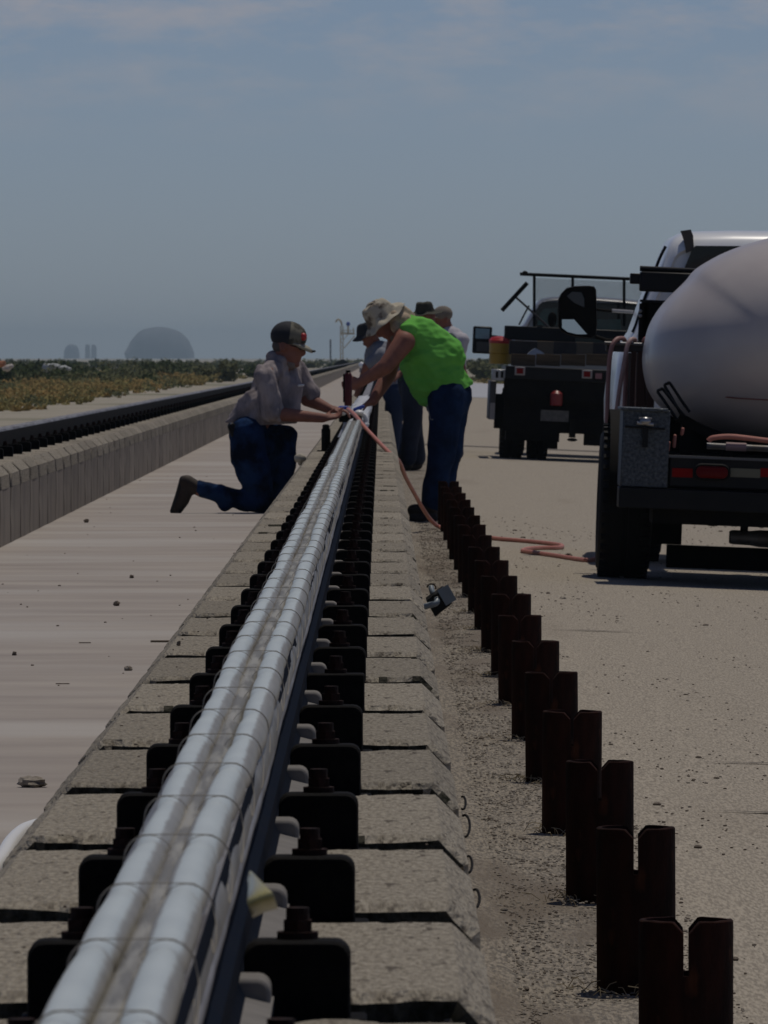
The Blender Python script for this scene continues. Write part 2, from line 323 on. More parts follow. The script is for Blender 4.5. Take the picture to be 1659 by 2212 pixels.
# ------------------------------------------------------------------ concrete girders
PITCH = 1.325; REC = 0.29
prof_R = [(-.462, -.10), (-.460, .385), (-.423, .42), (-.30, .42), (-.175, .42), (-.05, .42), (.0725, .42), (.106, .386), (.110, .20), (.112, .0), (.112, -.15)]
XL = -2.13
prof_L = [(-.47 + XL, -.12), (-.47 + XL, .375), (-.423 + XL, .42), (-.30 + XL, .42), (-.175 + XL, .42), (-.05 + XL, .42), (.078 + XL, .42), (.125 + XL, .372), (.130 + XL, .30)]
def resample(poly, step):
    o = []
    for i in range(len(poly) - 1):
        a, b = Vector((*poly[i], 0)), Vector((*poly[i + 1], 0)); l = (b - a).length; n = max(1, int(l / step))
        t = (b - a) / l; nn = Vector((-t.y, t.x, 0))
        for k in range(n): p = a + (b - a) * k / n; o.append((p.x, p.y, nn.x, nn.y))
    o.append((poly[-1][0], poly[-1][1], nn.x, nn.y)); return o
def smooth_normals(pr):
    res = []
    for i, (x, z, a, b) in enumerate(pr):
        p0 = pr[max(0, i - 1)]; v = Vector((a + p0[2], b + p0[3], 0)); v.normalize(); res.append((x, z, v.x, v.y))
    return res
def block_mesh(pr, y0, y1, seed, ydiv=10, rough=.026, chip=.045):
    """one cast block between two recesses, its broken end faces turned in"""
    b = MB(); rings = []
    ys = [(y0, .075, 0), (y0, .05, 0), (y0, .025, 0), (y0, .008, 0), (y0 + .010, .0, 1), (y0 + .035, 0, 2)]
    ys += [(lerp(y0 + .07, y1 - .07, k / ydiv), 0, 3) for k in range(ydiv + 1)]
    ys += [(y1 - .035, 0, 2), (y1 - .010, 0, 1), (y1, .02, 0), (y1, .06, 0)]
    for (y, dep, kd) in ys:
        ring = []
        for (x, z, nx, nz_) in pr:
            q = Vector((x * 38, z * 38, seed * 5.1 + (9 if y > (y0 + y1) / 2 else 0)))
            n1 = noise.noise(q); n2 = noise.noise(q * .23 + Vector((3, 1, 0)))
            d = dep; yy = y
            if kd == 0: yy += rough * n1 * (1 if y < (y0 + y1) / 2 else -1); d += .006 * n2
            elif kd == 1: d += max(0, chip * .75 * (n1 + .6 * n2 + .1)); yy += rough * n1
            elif kd == 2: d += max(0, chip * .45 * (n2 * 1.7 - .35)); yy += rough * .5 * n1
            else: d += .0015 * noise.noise(Vector((x * 9, y * 9, seed)))
            ring.append((x - nx * d, yy, z - nz_ * d))
        rings.append(ring)
    b.sections(rings, closed=False, caps=False); return b
def paint_ends(o, y0, y1):  # puts the recess shade on the end walls by the darker concrete
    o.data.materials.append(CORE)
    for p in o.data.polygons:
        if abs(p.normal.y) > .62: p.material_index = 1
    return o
def far_blocks(pr, y0, n, b):
    for k in range(n):
        a = y0 + k * PITCH; b.sections([[(x - nx * d, y, z - nz_ * d) for (x, z, nx, nz_) in pr] for (y, d) in ((a + REC, .03), (a + REC, 0), (a + PITCH, 0), (a + PITCH, .03))], closed=False, caps=False)
def girder(name, poly, ystart, nn, label, first_hi, step_hi, group, REC=REC):
    root = empty(name, (poly[0][0], ystart, 0), label=label, cat='girder', group=group)
    pr_hi = smooth_normals(resample(poly, step_hi)); pr_lo = smooth_normals(resample(poly, .06))
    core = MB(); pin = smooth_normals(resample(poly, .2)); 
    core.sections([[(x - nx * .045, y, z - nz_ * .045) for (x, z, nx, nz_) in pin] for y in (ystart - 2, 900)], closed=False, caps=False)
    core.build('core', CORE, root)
    var = [block_mesh(pr_hi, ystart + REC, ystart + PITCH, 3 * i + 1, 14).build('block', BEAM, root, org=(0, ystart, 0), smooth=35) for i in range(first_hi)]
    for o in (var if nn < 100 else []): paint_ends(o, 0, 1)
    low = [block_mesh(pr_lo, ystart + REC, ystart + PITCH, 50 + i, 4).build('block', BEAM, root, org=(0, ystart, 0), smooth=35) for i in range(3)]
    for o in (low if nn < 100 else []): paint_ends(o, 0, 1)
    base = Vector(ORG[root.name])
    for i, o in enumerate(var): o.location.y = i * PITCH + (ystart - base.y)
    for i, o in enumerate(low): o.location.y = (first_hi + i) * PITCH
    for i in range(first_hi + 3, nn):
        c = low[i % 3].copy(); C.objects.link(c); c.parent = root; c.location = (low[0].location.x, i * PITCH, low[0].location.z)
    fb = MB(); far_blocks(smooth_normals(resample(poly, 1)), ystart + nn * PITCH, int((880 - ystart) / PITCH) - nn, fb)
    fb.build('far_blocks', BEAM, root, kind='stuff')
    return root
Y0R = 7.72 - 2 * PITCH
gr = girder('concrete_girder', prof_R, Y0R, 95, 'near concrete girder of cross-grooved blocks under the film wrapped rail', 26, .014, 'concrete girders of the track')
Y0L = 40.84
gl = girder('concrete_girder', prof_L, Y0L, 150, 'far left concrete girder with pale vertical face carrying the bare rail', 24, .03, 'concrete girders of the track', .22)
# face panels below the left blocks
fp = MB(); x = .130 + XL
for k in range(3):
    b = MB(); rings = []
    for (y, d) in ((.055, .04), (.055, .0), (.10, -.001), (.5, 0), (1.0, 0), (PITCH - .012, 0), (PITCH - .012, .04)):
        rings.append([(x - d + .004 * noise.noise(Vector((k, y * 3, z * 8))) - (.0 if z > .02 else 0), y, z) for z in [-.02 + .032 * i for i in range(11)]])
    b.sections(rings, closed=False, caps=False)
    o = b.build('face_panel', FACE, gl, org=(0, 0, 0)); o.location = Vector((0, Y0L + k * PITCH, 0)) - Vector(ORG[gl.name])
    if k == 0: pan = []
    pan.append(o)
for i in range(3, 150):
    c = pan[i % 3].copy(); C.objects.link(c); c.parent = gl; c.location = Vector((0, Y0L + i * PITCH, 0)) - Vector(ORG[gl.name])
MB().box(x - .02, Y0L + 150 * PITCH, -.02, x, 900, .30).build('far_face', FACE, gl)

# ------------------------------------------------------------------ rails with clips
def rail(cx, y0, y1, label, ny, yclip, nclip, wrapped, padmat):
    root = empty('track_rail', (cx, y0, .42), label=label, cat='rail', group='rails of the sled track')
    if wrapped: q_ = [(.038, .572), (.042, .560), (.041, .506), (.050, .498), (.050, .478), (.046, .450), (.052, .438), (.076, .432), (.076, .420)]
    rp_ = [(cx - .076, .420), (cx - .076, .432), (cx - .052, .438), (cx - .046, .450), (cx - .050, .478), (cx - .050, .560), (cx - .040, .572),
           (cx + .040, .572), (cx + .050, .560), (cx + .050, .478), (cx + .046, .450), (cx + .052, .438), (cx + .076, .432), (cx + .076, .420)]
    if wrapped: rp_ = [(cx - a_, c_) for (a_, c_) in q_[::-1]] + [(cx + a_, c_) for (a_, c_) in q_]
    b = MB(); ys = [y0 + (y1 - y0) * (k / 24) ** 1.6 for k in range(25)]
    b.sections([[(x_, y, z_) for (x_, z_) in rp_] for y in ys])
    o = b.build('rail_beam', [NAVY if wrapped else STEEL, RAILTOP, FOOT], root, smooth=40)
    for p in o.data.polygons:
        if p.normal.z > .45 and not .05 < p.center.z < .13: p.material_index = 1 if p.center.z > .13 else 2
    # clip: rounded jaw, base tab, washer and bolt
    def clip(side, sq=False):
        s = side; c0 = cx + s * .0965; w2, h, t = .0475, .060, .066; r = .004 if sq else .014
        prof = [(c0 - w2, .385)]
        for (ax, az, a0) in ((c0 - w2 + r, .42 + h - r, 180), (c0 + w2 - r, .42 + h - r, 90)):
            for k in range(5): a = math.radians(a0 - 90 * k / 4); prof.append((ax + r * math.cos(a), az + r * math.sin(a)))
        prof.append((c0 + w2, .385))
        b = MB(); b.sections([[(lerp(c0, px_, sc_), y, lerp(.43, pz, sc_) if pz > .4 else pz) for (px_, pz) in prof] for (y, sc_) in ((-t / 2, .955), (-t / 2 + .004, 1), (t / 2 - .004, 1), (t / 2, .955))])
        o = b.build('clip', STEEL, root, org=(0, 0, 0), smooth=40)
        t_ = MB(); t_.box(c0 - .055, -.05, .386, c0 + .062, .045, .412); tb = t_.build('base_tab', STEEL, o, org=(0, 0, 0), bevel=.003)
        wb = MB(); wb.tube([(c0, .012, .478), (c0, .012, .4865)], .019, 14); wo = wb.build('washer', RUSTBOLT, o, org=(0, 0, 0))
        bb = MB(); bb.tube([(c0, .012, .4866), (c0, .012, .497)], .0145, 6); bb.tube([(c0, .012, .497), (c0, .012, .508)], .0105, 12); bo = bb.build('bolt', RUSTBOLT, o, org=(0, 0, 0))
        return o, [tb, wo, bo]
    A = [clip(1), clip(-1), clip(1, True)]
    used = set()
    base = Vector(ORG[root.name])
    for i in range(nclip):
        for si, s in enumerate((1, -1)):
            key = 2 if (s == 1 and i in (7,) and wrapped) else si
            src, ch = A[key]; loc = Vector((0, yclip + i * PITCH, 0)) - base
            if key not in used: used.add(key); src.location = loc
            else: copy_tree(src, [(c, []) for c in ch], loc, root)
    if 2 not in used: A[2][0].location = Vector((0, yclip + nclip * PITCH, 0)) - base
    # pale rounded pads in front of the clips, between jaw and rail
    pd = []
    for s in (1, -1):
        w2, h, r = .024, .034, .012; c0 = cx + s * .0500
        prof = [(c0 - w2, .40)]
        for (ax, az, a0) in ((c0 - w2 + r, .42 + h - r, 180), (c0 + w2 - r, .42 + h - r, 90)):
            for k in range(5): a = math.radians(a0 - 90 * k / 4); prof.append((ax + r * math.cos(a), az + r * math.sin(a)))
        prof.append((c0 + w2, .40))
        b = MB(); b.sections([[(px_, y, pz) for (px_, pz) in prof] for y in (-.13, -.045)])
        pd.append(b.build('pad', padmat, root, org=(0, 0, 0), bevel=.004))
    for i in range(nclip):
        for k in (0, 1):
            loc = Vector((0, yclip + i * PITCH, 0)) - base
            if i == 0: pd[k].location = loc
            else:
                c = pd[k].copy(); C.objects.link(c); c.parent = root; c.location = loc
    fb = MB()
    for i in range(nclip, min(ny, nclip + 260)):
        for s in (1, -1):
            c0 = cx + s * .0965; yy = yclip + i * PITCH; fb.box(c0 - .0475, yy - .033, .40, c0 + .0475, yy + .033, .48); fb.box(c0 - .012, yy - .01, .48, c0 + .012, yy + .012, .505)
    fb.build('far_clips', STEEL, root, kind='stuff')
    return root
CR = -.171
rail(CR, 3.5, 900, 'near track rail beneath the twin film tubes with black clips at both sides', 300, Y0R + .13, 90, True, FOOT)
rail(CR + XL, 36, 900, 'bare black rail with worn bright top on the far left girder', 400, Y0L + .13, 130, False, DARKFR)

# ------------------------------------------------------------------ film tubes on the near rail
TIE = 0.663; YT0 = 6.05 - 2 * TIE; YT1 = 57.6
def pinch(y, k=0):
    ph = ((y - YT0) / TIE) % 1.0; return math.sin(math.pi * ph) ** .35
tubes = empty('film_tubes', (CR, YT0, .575), label='pair of white plastic film tubes tied along the top of the near rail', cat='film tube')
def tubeobj(name, cxo, cz, rx, rz, m, ymax, seed, nseg=22, wav=.0022, dp=.10, bulge=0):
    b = MB(); ys = []; y = YT0
    while y < ymax:
        st = TIE / 14 if y < 24 else TIE / 6; ys.append(y); y += st
    rings = []
    for y in ys:
        s = (1 - dp) + dp * pinch(y); dx = wav * noise.noise(Vector((y * .55, seed * 4.7, 0))) * 2
        ring = []
        for j in range(nseg):
            a = 2 * math.pi * j / nseg
            rr = s * (1 + .07 * noise.noise(Vector((math.cos(a) * 1.3, math.sin(a) * 1.3, y * 2.2 + seed * 9))))
            ring.append((cxo + dx + rx * rr * math.cos(a), y, cz + rz * rr * math.sin(a)))
        rings.append(ring)
    return b.sections(rings).build(name, m, tubes, smooth=60)
FILMJ = FILM.copy(); FILMJ.name = 'film_with_jagged_edge'; MATS['fj'] = FILMJ
n = FILMJ.node_tree; bs = n.nodes['Principled BSDF']; old = bs.inputs['Base Color'].links[0].from_socket
tcx = n.nodes.new('ShaderNodeTexCoord'); sep = n.nodes.new('ShaderNodeSeparateXYZ'); n.links.new(tcx.outputs['Object'], sep.inputs[0])
def mth(op, *a):
    q = n.nodes.new('ShaderNodeMath'); q.operation = op
    for k_, v_ in enumerate(a):
        if isinstance(v_, (int, float)): q.inputs[k_].default_value = v_
        else: n.links.new(v_, q.inputs[k_])
    return q.outputs[0]
nn_ = n.nodes.new('ShaderNodeTexNoise'); nn_.inputs['Scale'].default_value = 26; nn_.inputs['Detail'].default_value = 8; n.links.new(tcx.outputs['Object'], nn_.inputs['Vector'])
dx_ = mth('ABSOLUTE', mth('SUBTRACT', mth('ABSOLUTE', mth('ADD', sep.outputs['X'], .0025)), .0240))
ph_ = mth('FRACT', mth('DIVIDE', sep.outputs['Y'], TIE))
aa_ = mth('MAXIMUM', mth('DIVIDE', mth('SUBTRACT', ph_, .86), .14), 0.0)
lim = mth('MULTIPLY', mth('SQRT', mth('MAXIMUM', mth('SUBTRACT', 1.0, mth('POWER', aa_, 2.0)), .02)), .0128)
dif = mth('SUBTRACT', lim, mth('ADD', dx_, mth('MULTIPLY', mth('SUBTRACT', nn_.outputs['Fac'], .5), .0055)))
rr_ = n.nodes.new('ShaderNodeMapRange'); rr_.inputs['From Min'].default_value = 0.0; rr_.inputs['From Max'].default_value = .0030
n.links.new(dif, rr_.inputs['Value'])
n2_ = n.nodes.new('ShaderNodeTexNoise'); n2_.inputs['Scale'].default_value = 14; n.links.new(tcx.outputs['Object'], n2_.inputs['Vector'])
fm = n.nodes.new('ShaderNodeMix'); fm.data_type = 'RGBA'; fm.inputs['A'].default_value = (.36, .345, .30, 1); fm.inputs['B'].default_value = (.20, .185, .15, 1); n.links.new(n2_.outputs['Fac'], fm.inputs['Factor'])
mx_ = n.nodes.new('ShaderNodeMix'); mx_.data_type = 'RGBA'; n.links.new(fm.outputs['Result'], mx_.inputs['A'])
n.links.new(rr_.outputs[0], mx_.inputs['Factor']); n.links.new(old, mx_.inputs['B']); n.links.new(mx_.outputs['Result'], bs.inputs['Base Color'])
tubeobj('tube', CR - .0245, .578, .0168, .0200, FILMJ, YT1, 1, wav=.0035, dp=.20)
tubeobj('tube', CR + .0230, .578, .0172, .0200, FILMJ, YT1, 2, wav=.0035, dp=.20)
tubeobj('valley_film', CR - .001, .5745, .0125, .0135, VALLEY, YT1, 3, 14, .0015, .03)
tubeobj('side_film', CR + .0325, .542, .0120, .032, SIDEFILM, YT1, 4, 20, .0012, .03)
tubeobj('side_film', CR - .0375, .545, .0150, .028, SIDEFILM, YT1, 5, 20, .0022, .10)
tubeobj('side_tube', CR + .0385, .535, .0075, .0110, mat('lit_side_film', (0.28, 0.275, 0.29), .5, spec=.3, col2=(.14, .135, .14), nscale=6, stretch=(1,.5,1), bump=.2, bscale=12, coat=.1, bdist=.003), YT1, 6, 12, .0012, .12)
# tie wires
def tiewire(y, jit):
    b = MB(); z0 = .578; r = .00048
    L_, R_ = CR - .0245, CR + .0225; a_ = .0212
    pts = [(CR - .053, y, .52), (L_ - a_ - .003, y, .555)]
    pts += [(L_ + a_ * math.cos(t), y, z0 + a_ * math.sin(t)) for t in [math.pi * (1 - k / 8) for k in range(0, 5)]]
    pts += [(R_ + a_ * math.cos(t), y, z0 + a_ * math.sin(t)) for t in [math.pi * (.5 - k / 8) for k in range(0, 5)]]
    sag = .006 + jit
    pts += [(R_ + a_ + .002, y - .01, z0 - .012), (R_ + a_ + .001, y - .035 - jit * 3, z0 - .024 - sag), (R_ + a_ - .002, y - .006, z0 - .020)]
    b.tube(curve(pts, 3), r, 5)
    for c0 in (L_, R_):
        b.tube([(c0 + (a_ * .97) * math.cos(t), y + .004, z0 + (a_ * .97) * math.sin(t)) for t in [math.pi * k / 12 for k in range(13)]], r * .8, 5)
    return b
ties = [tiewire(0, j) for j in (0, .004, .008)]
tos = []
nt_ = int((YT1 - YT0) / TIE)
for i in range(nt_):
    y = YT0 + i * TIE
    if i < 3:
        o = ties[i].build('tie_wire', WIRE, tubes, org=(0, 0, 0)); tos.append(o)
    else: o = tos[i % 3].copy(); C.objects.link(o); o.parent = tubes
    o.location = Vector((R.uniform(-.001, .001), y + R.uniform(-.015, .015), 0)) - Vector(ORG[tubes.name])
# loose film beyond the tool
b = MB(); rings = []
for k in range(90):
    y = 58.3 + k * .35; s = 1 + .35 * noise.noise(Vector((y * 1.1, 0, 0)))
    rings.append([(CR + .075 * s * math.cos(a) * (1 + .25 * noise.noise(Vector((a, y * 2, 3)))) , y, .555 + .055 * s * max(-.5, math.sin(a)) * (1 + .5 * noise.noise(Vector((a * 2, y * 1.5, 8))))) for a in [2 * math.pi * j / 16 for j in range(16)]])
b.sections(rings).build('loose_film', WHITESHEET, None, org=(CR, 58.3, .555), label='crumpled pale film lying loose over the rail beyond the tool', cat='plastic film')
# yellow tape flap
b = MB(); t0 = P(537, 1893, 6.75); n = 12; vs = []
for k in range(n + 1):
    t = k / n; c = P(lerp(537, 573, t ** .8), lerp(1890, 1972, t), 6.75 - .10 * math.sin(t * 2.5)); ww = lerp(.001, .0095, min(1, t * 1.7))
    vs += [(c.x - ww, c.y, c.z - .004), (c.x, c.y + .006, c.z), (c.x + ww, c.y - .002, c.z + .003)]
b.add(vs, [(3 * k + j, 3 * k + j + 1, 3 * k + j + 4, 3 * k + j + 3) for k in range(n) for j in (0, 1)])
o = b.build('tape_flap', TAPE, None, org=t0, label='loose twisted end of yellow tape hanging from the near film tubes', cat='tape', smooth=60)
sm = o.modifiers.new('thick', 'SOLIDIFY'); sm.thickness = .0006

# ------------------------------------------------------------------ slotted pipe posts
def post_mesh(seed, hz=.29):
    ro, ri, sl = .070, .0605, .0045; b = MB(); n = 48; sd_ = .080; ch = .016
    zt = hz
    def top(a):            # height of the wall at this angle: chamfer beside the slots
        x = ro * math.cos(a); d = abs(x) - sl
        return zt - max(0, ch - max(d, 0) * 1.0) if d < ch else zt
    # angles concentrated near the slots (front = -y, back = +y)
    def half(sign):
        a0 = math.asin(sl / ro)
        angs = []
        base = [a0 + (math.pi - 2 * a0) * t for t in sorted(set([0, .01, .03, .05, .075, .1] + [.1 + .8 * k / 14 for k in range(15)] + [.9, .925, .95, .97, .99, 1]))]
        for t in base: angs.append((-math.pi / 2 + t) if sign > 0 else (math.pi / 2 + t))
        outer_b, outer_t, inner_b, inner_t = [], [], [], []
        zl = zt - sd_
        rings = [[], [], [], []]
        for a in angs:
            wob = .0012 * noise.noise(Vector((a * 3, seed * 3.3, 0))); z_ = top(a) + wob
            rings[0].append((ro * math.cos(a), ro * math.sin(a), zl)); rings[1].append((ro * math.cos(a), ro * math.sin(a), z_ - .002))
            rings[2].append(((ro - .002) * math.cos(a), (ro - .002) * math.sin(a), z_)); rings[3].append((ri * math.cos(a), ri * math.sin(a), z_))
        rings.append([(ri * math.cos(a), ri * math.sin(a), zl) for a in angs])
        b.sections(rings, closed=False, caps=False)
        k = len(b.v); m_ = len(angs)
        for e in (0, m_ - 1):
            q = [r[e] for r in rings]; b.add(q, [tuple(range(len(q)))])
    half(1); half(-1)
    ang = [2 * math.pi * k / n for k in range(n)]
    zl = zt - sd_
    b.sections([[(r_ * math.cos(a), r_ * math.sin(a), z_) for a in ang] for (r_, z_) in ((ro, -.06), (ro, zl * .5), (ro, zl), (ri, zl), (ri, .02), (.001, .02))], caps=False)
    return b
pm = [post_mesh(i) for i in range(3)]
NAMES = ['nearest', 'second', 'third', 'fourth', 'fifth', 'sixth', 'seventh', 'eighth', 'ninth', 'tenth', 'eleventh', 'twelfth', 'thirteenth', 'fourteenth', 'fifteenth', 'sixteenth', 'seventeenth', 'eighteenth', 'nineteenth', 'twentieth']
srcs = []
for i in range(20):
    Y = 12.98 + 2.555 * i; lab = 'rusty brown slotted steel pipe post, %s from the camera in its row' % NAMES[i]
    if i < 3: o = pm[i].build('pipe_post', RUSTPIPE, None, org=(0, 0, 0), smooth=35); srcs.append(o)
    else: o = srcs[i % 3].copy(); C.objects.link(o)
    dx = [0, .001, .0, -.003, .001, .002, -.003, .005][i % 8]
    o.location = (.4505 + dx, Y, -.12); o.rotation_euler.z = -.031 + R.uniform(-.003, .003); o.rotation_euler.x = R.uniform(-.008, .008); o.rotation_euler.y = R.uniform(-.009, .009)
    tag(o, lab, 'post', 'slotted pipe posts beside the girder')
# soil heaped round the posts, with dry straw
b = MB()
for i in range(12):
    Y = 12.98 + 2.555 * i
    for k in range(60):
        a = R.uniform(0, 6.28); d = R.uniform(.06, .13); p = Vector((.45 + d * math.cos(a), Y + d * 1.5 * math.sin(a), -.118)); q = p + Vector((R.uniform(-.04, .04), R.uniform(-.03, .03), R.uniform(.0, .022)))
        b.tube([p, (p + q) / 2 + Vector((0, 0, .006)), q], .0007 + Y * .00002, 3, caps=False)
b.build('dry_straw', mat('straw', (0.26, 0.21, 0.13), .9), kind='stuff', smooth=0)

# ------------------------------------------------------------------ gravel and pebbles
def pebble(b, x, y, z, r, seed):
    n = 6; k = len(b.v); ph = seed
    for (h, s) in ((-.4, .8), (.25, 1.0), (.75, .55)):
        for j in range(n):
            a = 2 * math.pi * j / n + ph; rr = r * s * (1 + .3 * math.sin(j * 2.3 + seed * 5)); b.v.append((x + rr * math.cos(a), y + rr * 1.2 * math.sin(a), z + h * r * .75))
    for i in range(2):
        for j in range(n): a = k + i * n + j; c = k + i * n + (j + 1) % n; b.f.append((a, c, c + n, a + n))
    b.f.append(tuple(k + 2 * n + j for j in range(n)))
b1, b2 = MB(), MB()
for i in range(26000):
    y = 11 + 50 * R.random() ** 1.7; x = R.uniform(.11, .62); r = R.uniform(.0009, .0030) * (1 + y / 60) * (1.7 if R.random() < .06 else 1)
    pebble(b1 if R.random() < .22 else b2, x, y, -.116 + .010 * noise.noise(Vector((x * 9, y * 2, 0))), r, R.random() * 6)
for i in range(5200):
    y = 12.5 + 50 * R.random() ** 1.5; x = .56 + R.random() * y * .07; r = R.uniform(.0010, .0032) * (1 + y / 45) * (2.0 if R.random() < .05 else 1)
    if noise.noise(Vector((x * 2, y * .35, 0))) < (.05 if i > 900 else -.05): continue
    pebble(b1 if R.random() < .7 else b2, x, y, apron_z(x) + .005, r, R.random() * 6)
for i in range(70):
    y = 17 + 60 * R.random() ** 1.2; x = R.uniform(-1.95, -.5); pebble(b1, x, y, .002, R.uniform(.002, .006), R.random() * 6)
for i in range(200):
    y = 8 + 30 * R.random(); x = R.uniform(-.42, .06); pebble(b1, x, y, .422, R.uniform(.0012, .0028), R.random() * 6)
b1.build('dark_gravel', ROCK, kind='stuff', smooth=0); b2.build('pale_gravel', ROCKL, kind='stuff', smooth=0)
def stone(x, y, D, wpx, hpx, label, m=ROCK, nm='stone', z=None, grp='single stones on the slab'):
    Y = F * D / (y - CY); c = P(x, y, Y); wr = wpx / 2 * Y / F; hr = hpx * Y / F
    b = MB(); b.ball((c.x, Y, c.z + hr * .42), (wr, wr * .9, hr * .6), 14, 9, amp=.55, seed=x * .01)
    b.build(nm, m, None, org=(c.x, Y, c.z), label=label, cat='stone', group=grp, smooth=25)
stone(68, 1701, 1.0, 62, 22, 'long flat pale stone, largest on the slab at the left edge', ROCKL)
stone(187, 1129, 1.0, 11, 8, 'small dark stone high on the slab near the far girder face')
stone(284, 1249, 1.0, 9, 7, 'tiny dark stone on the slab right of its middle')
stone(252, 1309, 1.0, 13, 11, 'dark round stone in the middle of the slab')
stone(277, 1449, 1.0, 18, 10, 'brownish oblong stone on the slab below the round one', ROCKL)
stone(31, 1416, 1.0, 10, 8, 'small dark stone near the left frame edge of the slab')
stone(386, 1395, 1.0 if False else .58, 9, 10, 'dark round stone lying on top of a girder block', grp='single stones on the girder')
stone(1228, 1205, 1.13, 16, 10, 'brown stone on the asphalt near the hose loop', grp='single stones on the asphalt')
stone(1216, 1299, 1.14, 18, 9, 'pale brown stone on the asphalt right of the posts', ROCKL, grp='single stones on the asphalt')
stone(1329, 1636, 1.14, 17, 12, 'brown stone on the asphalt beside the third and fourth posts', grp='single stones on the asphalt')
stone(1150, 1420 + 80, 1.13, 12, 8, 'dark stone close to the foot of the post row', grp='single stones on the asphalt')
stone(1505, 1505 + 0, 1.15, 14, 9, 'dark stone on the open asphalt at right', grp='single stones on the asphalt')
# twig marks on the slab
b = MB()
for (x0, x1, y, th) in ((325, 368, 1388, .002), (395, 460, 1376, .0016), (0, 78, 1878, .0008), (170, 196, 1391, .001), (120, 150, 1480, .001)):
    Y = F * 1.0 / (y - CY); pts = [P(lerp(x0, x1, k / 6), y + 3 * math.sin(k * 2.1 + x0), Y) for k in range(7)]
    b.tube([(p.x, p.y, .004) for p in pts], th * Y / 15, 5)
b.build('twig_litter', TWIG, kind='stuff')

# ------------------------------------------------------------------ small things near the girder
# white pipe at bottom left
Yp = 16.6
b = MB(); b.tube(curve([P(-40, 1905, Yp - .3), P(0, 1862, Yp), P(25, 1822, Yp + .3), P(52, 1797, Yp + .6), P(92, 1783, Yp + .9)], 6), [.0165] * 25, 14)
for v in range(len(b.v)): pass
o = b.build('white_pipe', WHITEC, None, org=P(0, 1862, Yp), label='white bent pipe lying on the slab at the left edge of the near girder', cat='pipe')
# grey pipe bracket on the gravel
Yb = 36.0; root = empty('pipe_bracket', P(945, 1325, Yb), label='grey twin pipe bracket with black square plate beside the near girder', cat='bracket')
s_ = Yb / F
pl = MB(); a, c_, d_, e_ = P(977, 1304, Yb), P(958, 1272, Yb), P(921, 1298, Yb), P(940, 1333, Yb)
dv = Vector((-.004, .045, .012))
pl.add([a, c_, d_, e_, a + dv, c_ + dv, d_ + dv, e_ + dv], [(0, 1, 2, 3), (4, 7, 6, 5), (0, 4, 5, 1), (1, 5, 6, 2), (2, 6, 7, 3), (3, 7, 4, 0)])
pl.build('plate', BLACKP, root, bevel=.002)
ed = MB(); ed.bar(P(975, 1302, Yb - .01), P(956, 1269, Yb - .01), .006, .05); ed.build('plate_edge', GREYPIPE, root)
ed = MB(); ed.tube(curve([P(912, 1312, Yb - .05), P(926, 1308, Yb - .05), P(942, 1303, Yb - .05), P(944, 1294, Yb - .03)], 5), .0125, 14); ed.build('pipe', GREYPIPE, root)
ed = MB(); ed.tube(curve([P(941, 1294, Yb + .05), P(934, 1280, Yb + .06), P(931, 1268, Yb + .08)], 5), .0115, 14); ed.build('pipe', GREYPIPE, root)
for (cx_, cy_, rr) in ((941, 1294, .017), (932, 1270, .018)):
    ed = MB(); ed.tube([P(cx_ + rr / s_ * math.cos(a), cy_ - rr / s_ * .9 * math.sin(a), Yb - .04) for a in [math.radians(-20 + 22 * k) for k in range(10)]], .0028, 8); ed.build('clamp_ring', DARKFR, root)
# black cable loops at the girder side
cl_root = empty('cable_loops', P(1010, 1868, 12), label='black cable loops showing past the right edge of the near girder', cat='cable')
for (x_, y_, rx, rz) in ((1004, 1785, 11, 24), (1012, 1868, 8, 18), (1027, 1942, 9, 20), (1000, 1735, 6, 14)):
    Y = F * .70 / (y_ - CY); b = MB()
    b.tube([P(x_ + rx * math.cos(a), y_ - rz * math.sin(a), Y + .1 * math.sin(a)) for a in [math.radians(-110 + 20 * k) for k in range(12)]], .0019, 8)
    b.build('loop', DARKFR, cl_root)
# pale round bag on girder and black stand
Yk = 47.7; c = P(648, 990, Yk)
b = MB(); b.ball((c.x, Yk, c.z), (.032, .030, .026), 14, 10, amp=.15, seed=2); b.ball((c.x + .0, Yk, c.z - .022), (.013, .013, .018), 10, 8)
b.build('round_stone', mat('pale_knob', (0.42, 0.38, 0.30), .8), None, org=(c.x, Yk, .42), label='pale round stone with narrow foot on the girder edge by the raised knee', cat='stone')
Ys = 54.2; root = empty('black_stand', P(704, 975, Ys), label='short black cylinder stand on the girder under the kneeling man\'s hands', cat='stand')
b = MB(); c = P(704, 975, Ys); b.tube([(c.x, Ys, .425), (c.x, Ys, .56)], .028, 16); b.build('cylinder', STEEL, root)
b = MB(); b.tube([(c.x, Ys, .56), (c.x, Ys, .58), (c.x, Ys, .588)], [.022, .022, .014], 16); b.build('neck', STEEL, root)
b = MB(); b.box(c.x - .055, Ys - .05, .421, c.x + .03, Ys + .05, .428); b.build('base_plate', STEEL, root)
b = MB(); a0 = P(735, 925, 55.2)
vs = []
for k in range(7):
    for j in range(4):
        p = P(lerp(742, 716, k / 6) + 7 * j, lerp(918, 972, k / 6) - 5 * j, 55.2 + .02 * math.sin(k + j)); vs.append(p)
b.add(vs, [(4 * k + j, 4 * k + j + 1, 4 * k + j + 5, 4 * k + j + 4) for k in range(6) for j in range(3)])
o = b.build('film_scrap', WHITESHEET, None, org=a0, label='pale scrap of plastic film hanging beside the tool at the tube end', cat='film scrap', smooth=60)
o.modifiers.new('t', 'SOLIDIFY').thickness = .002

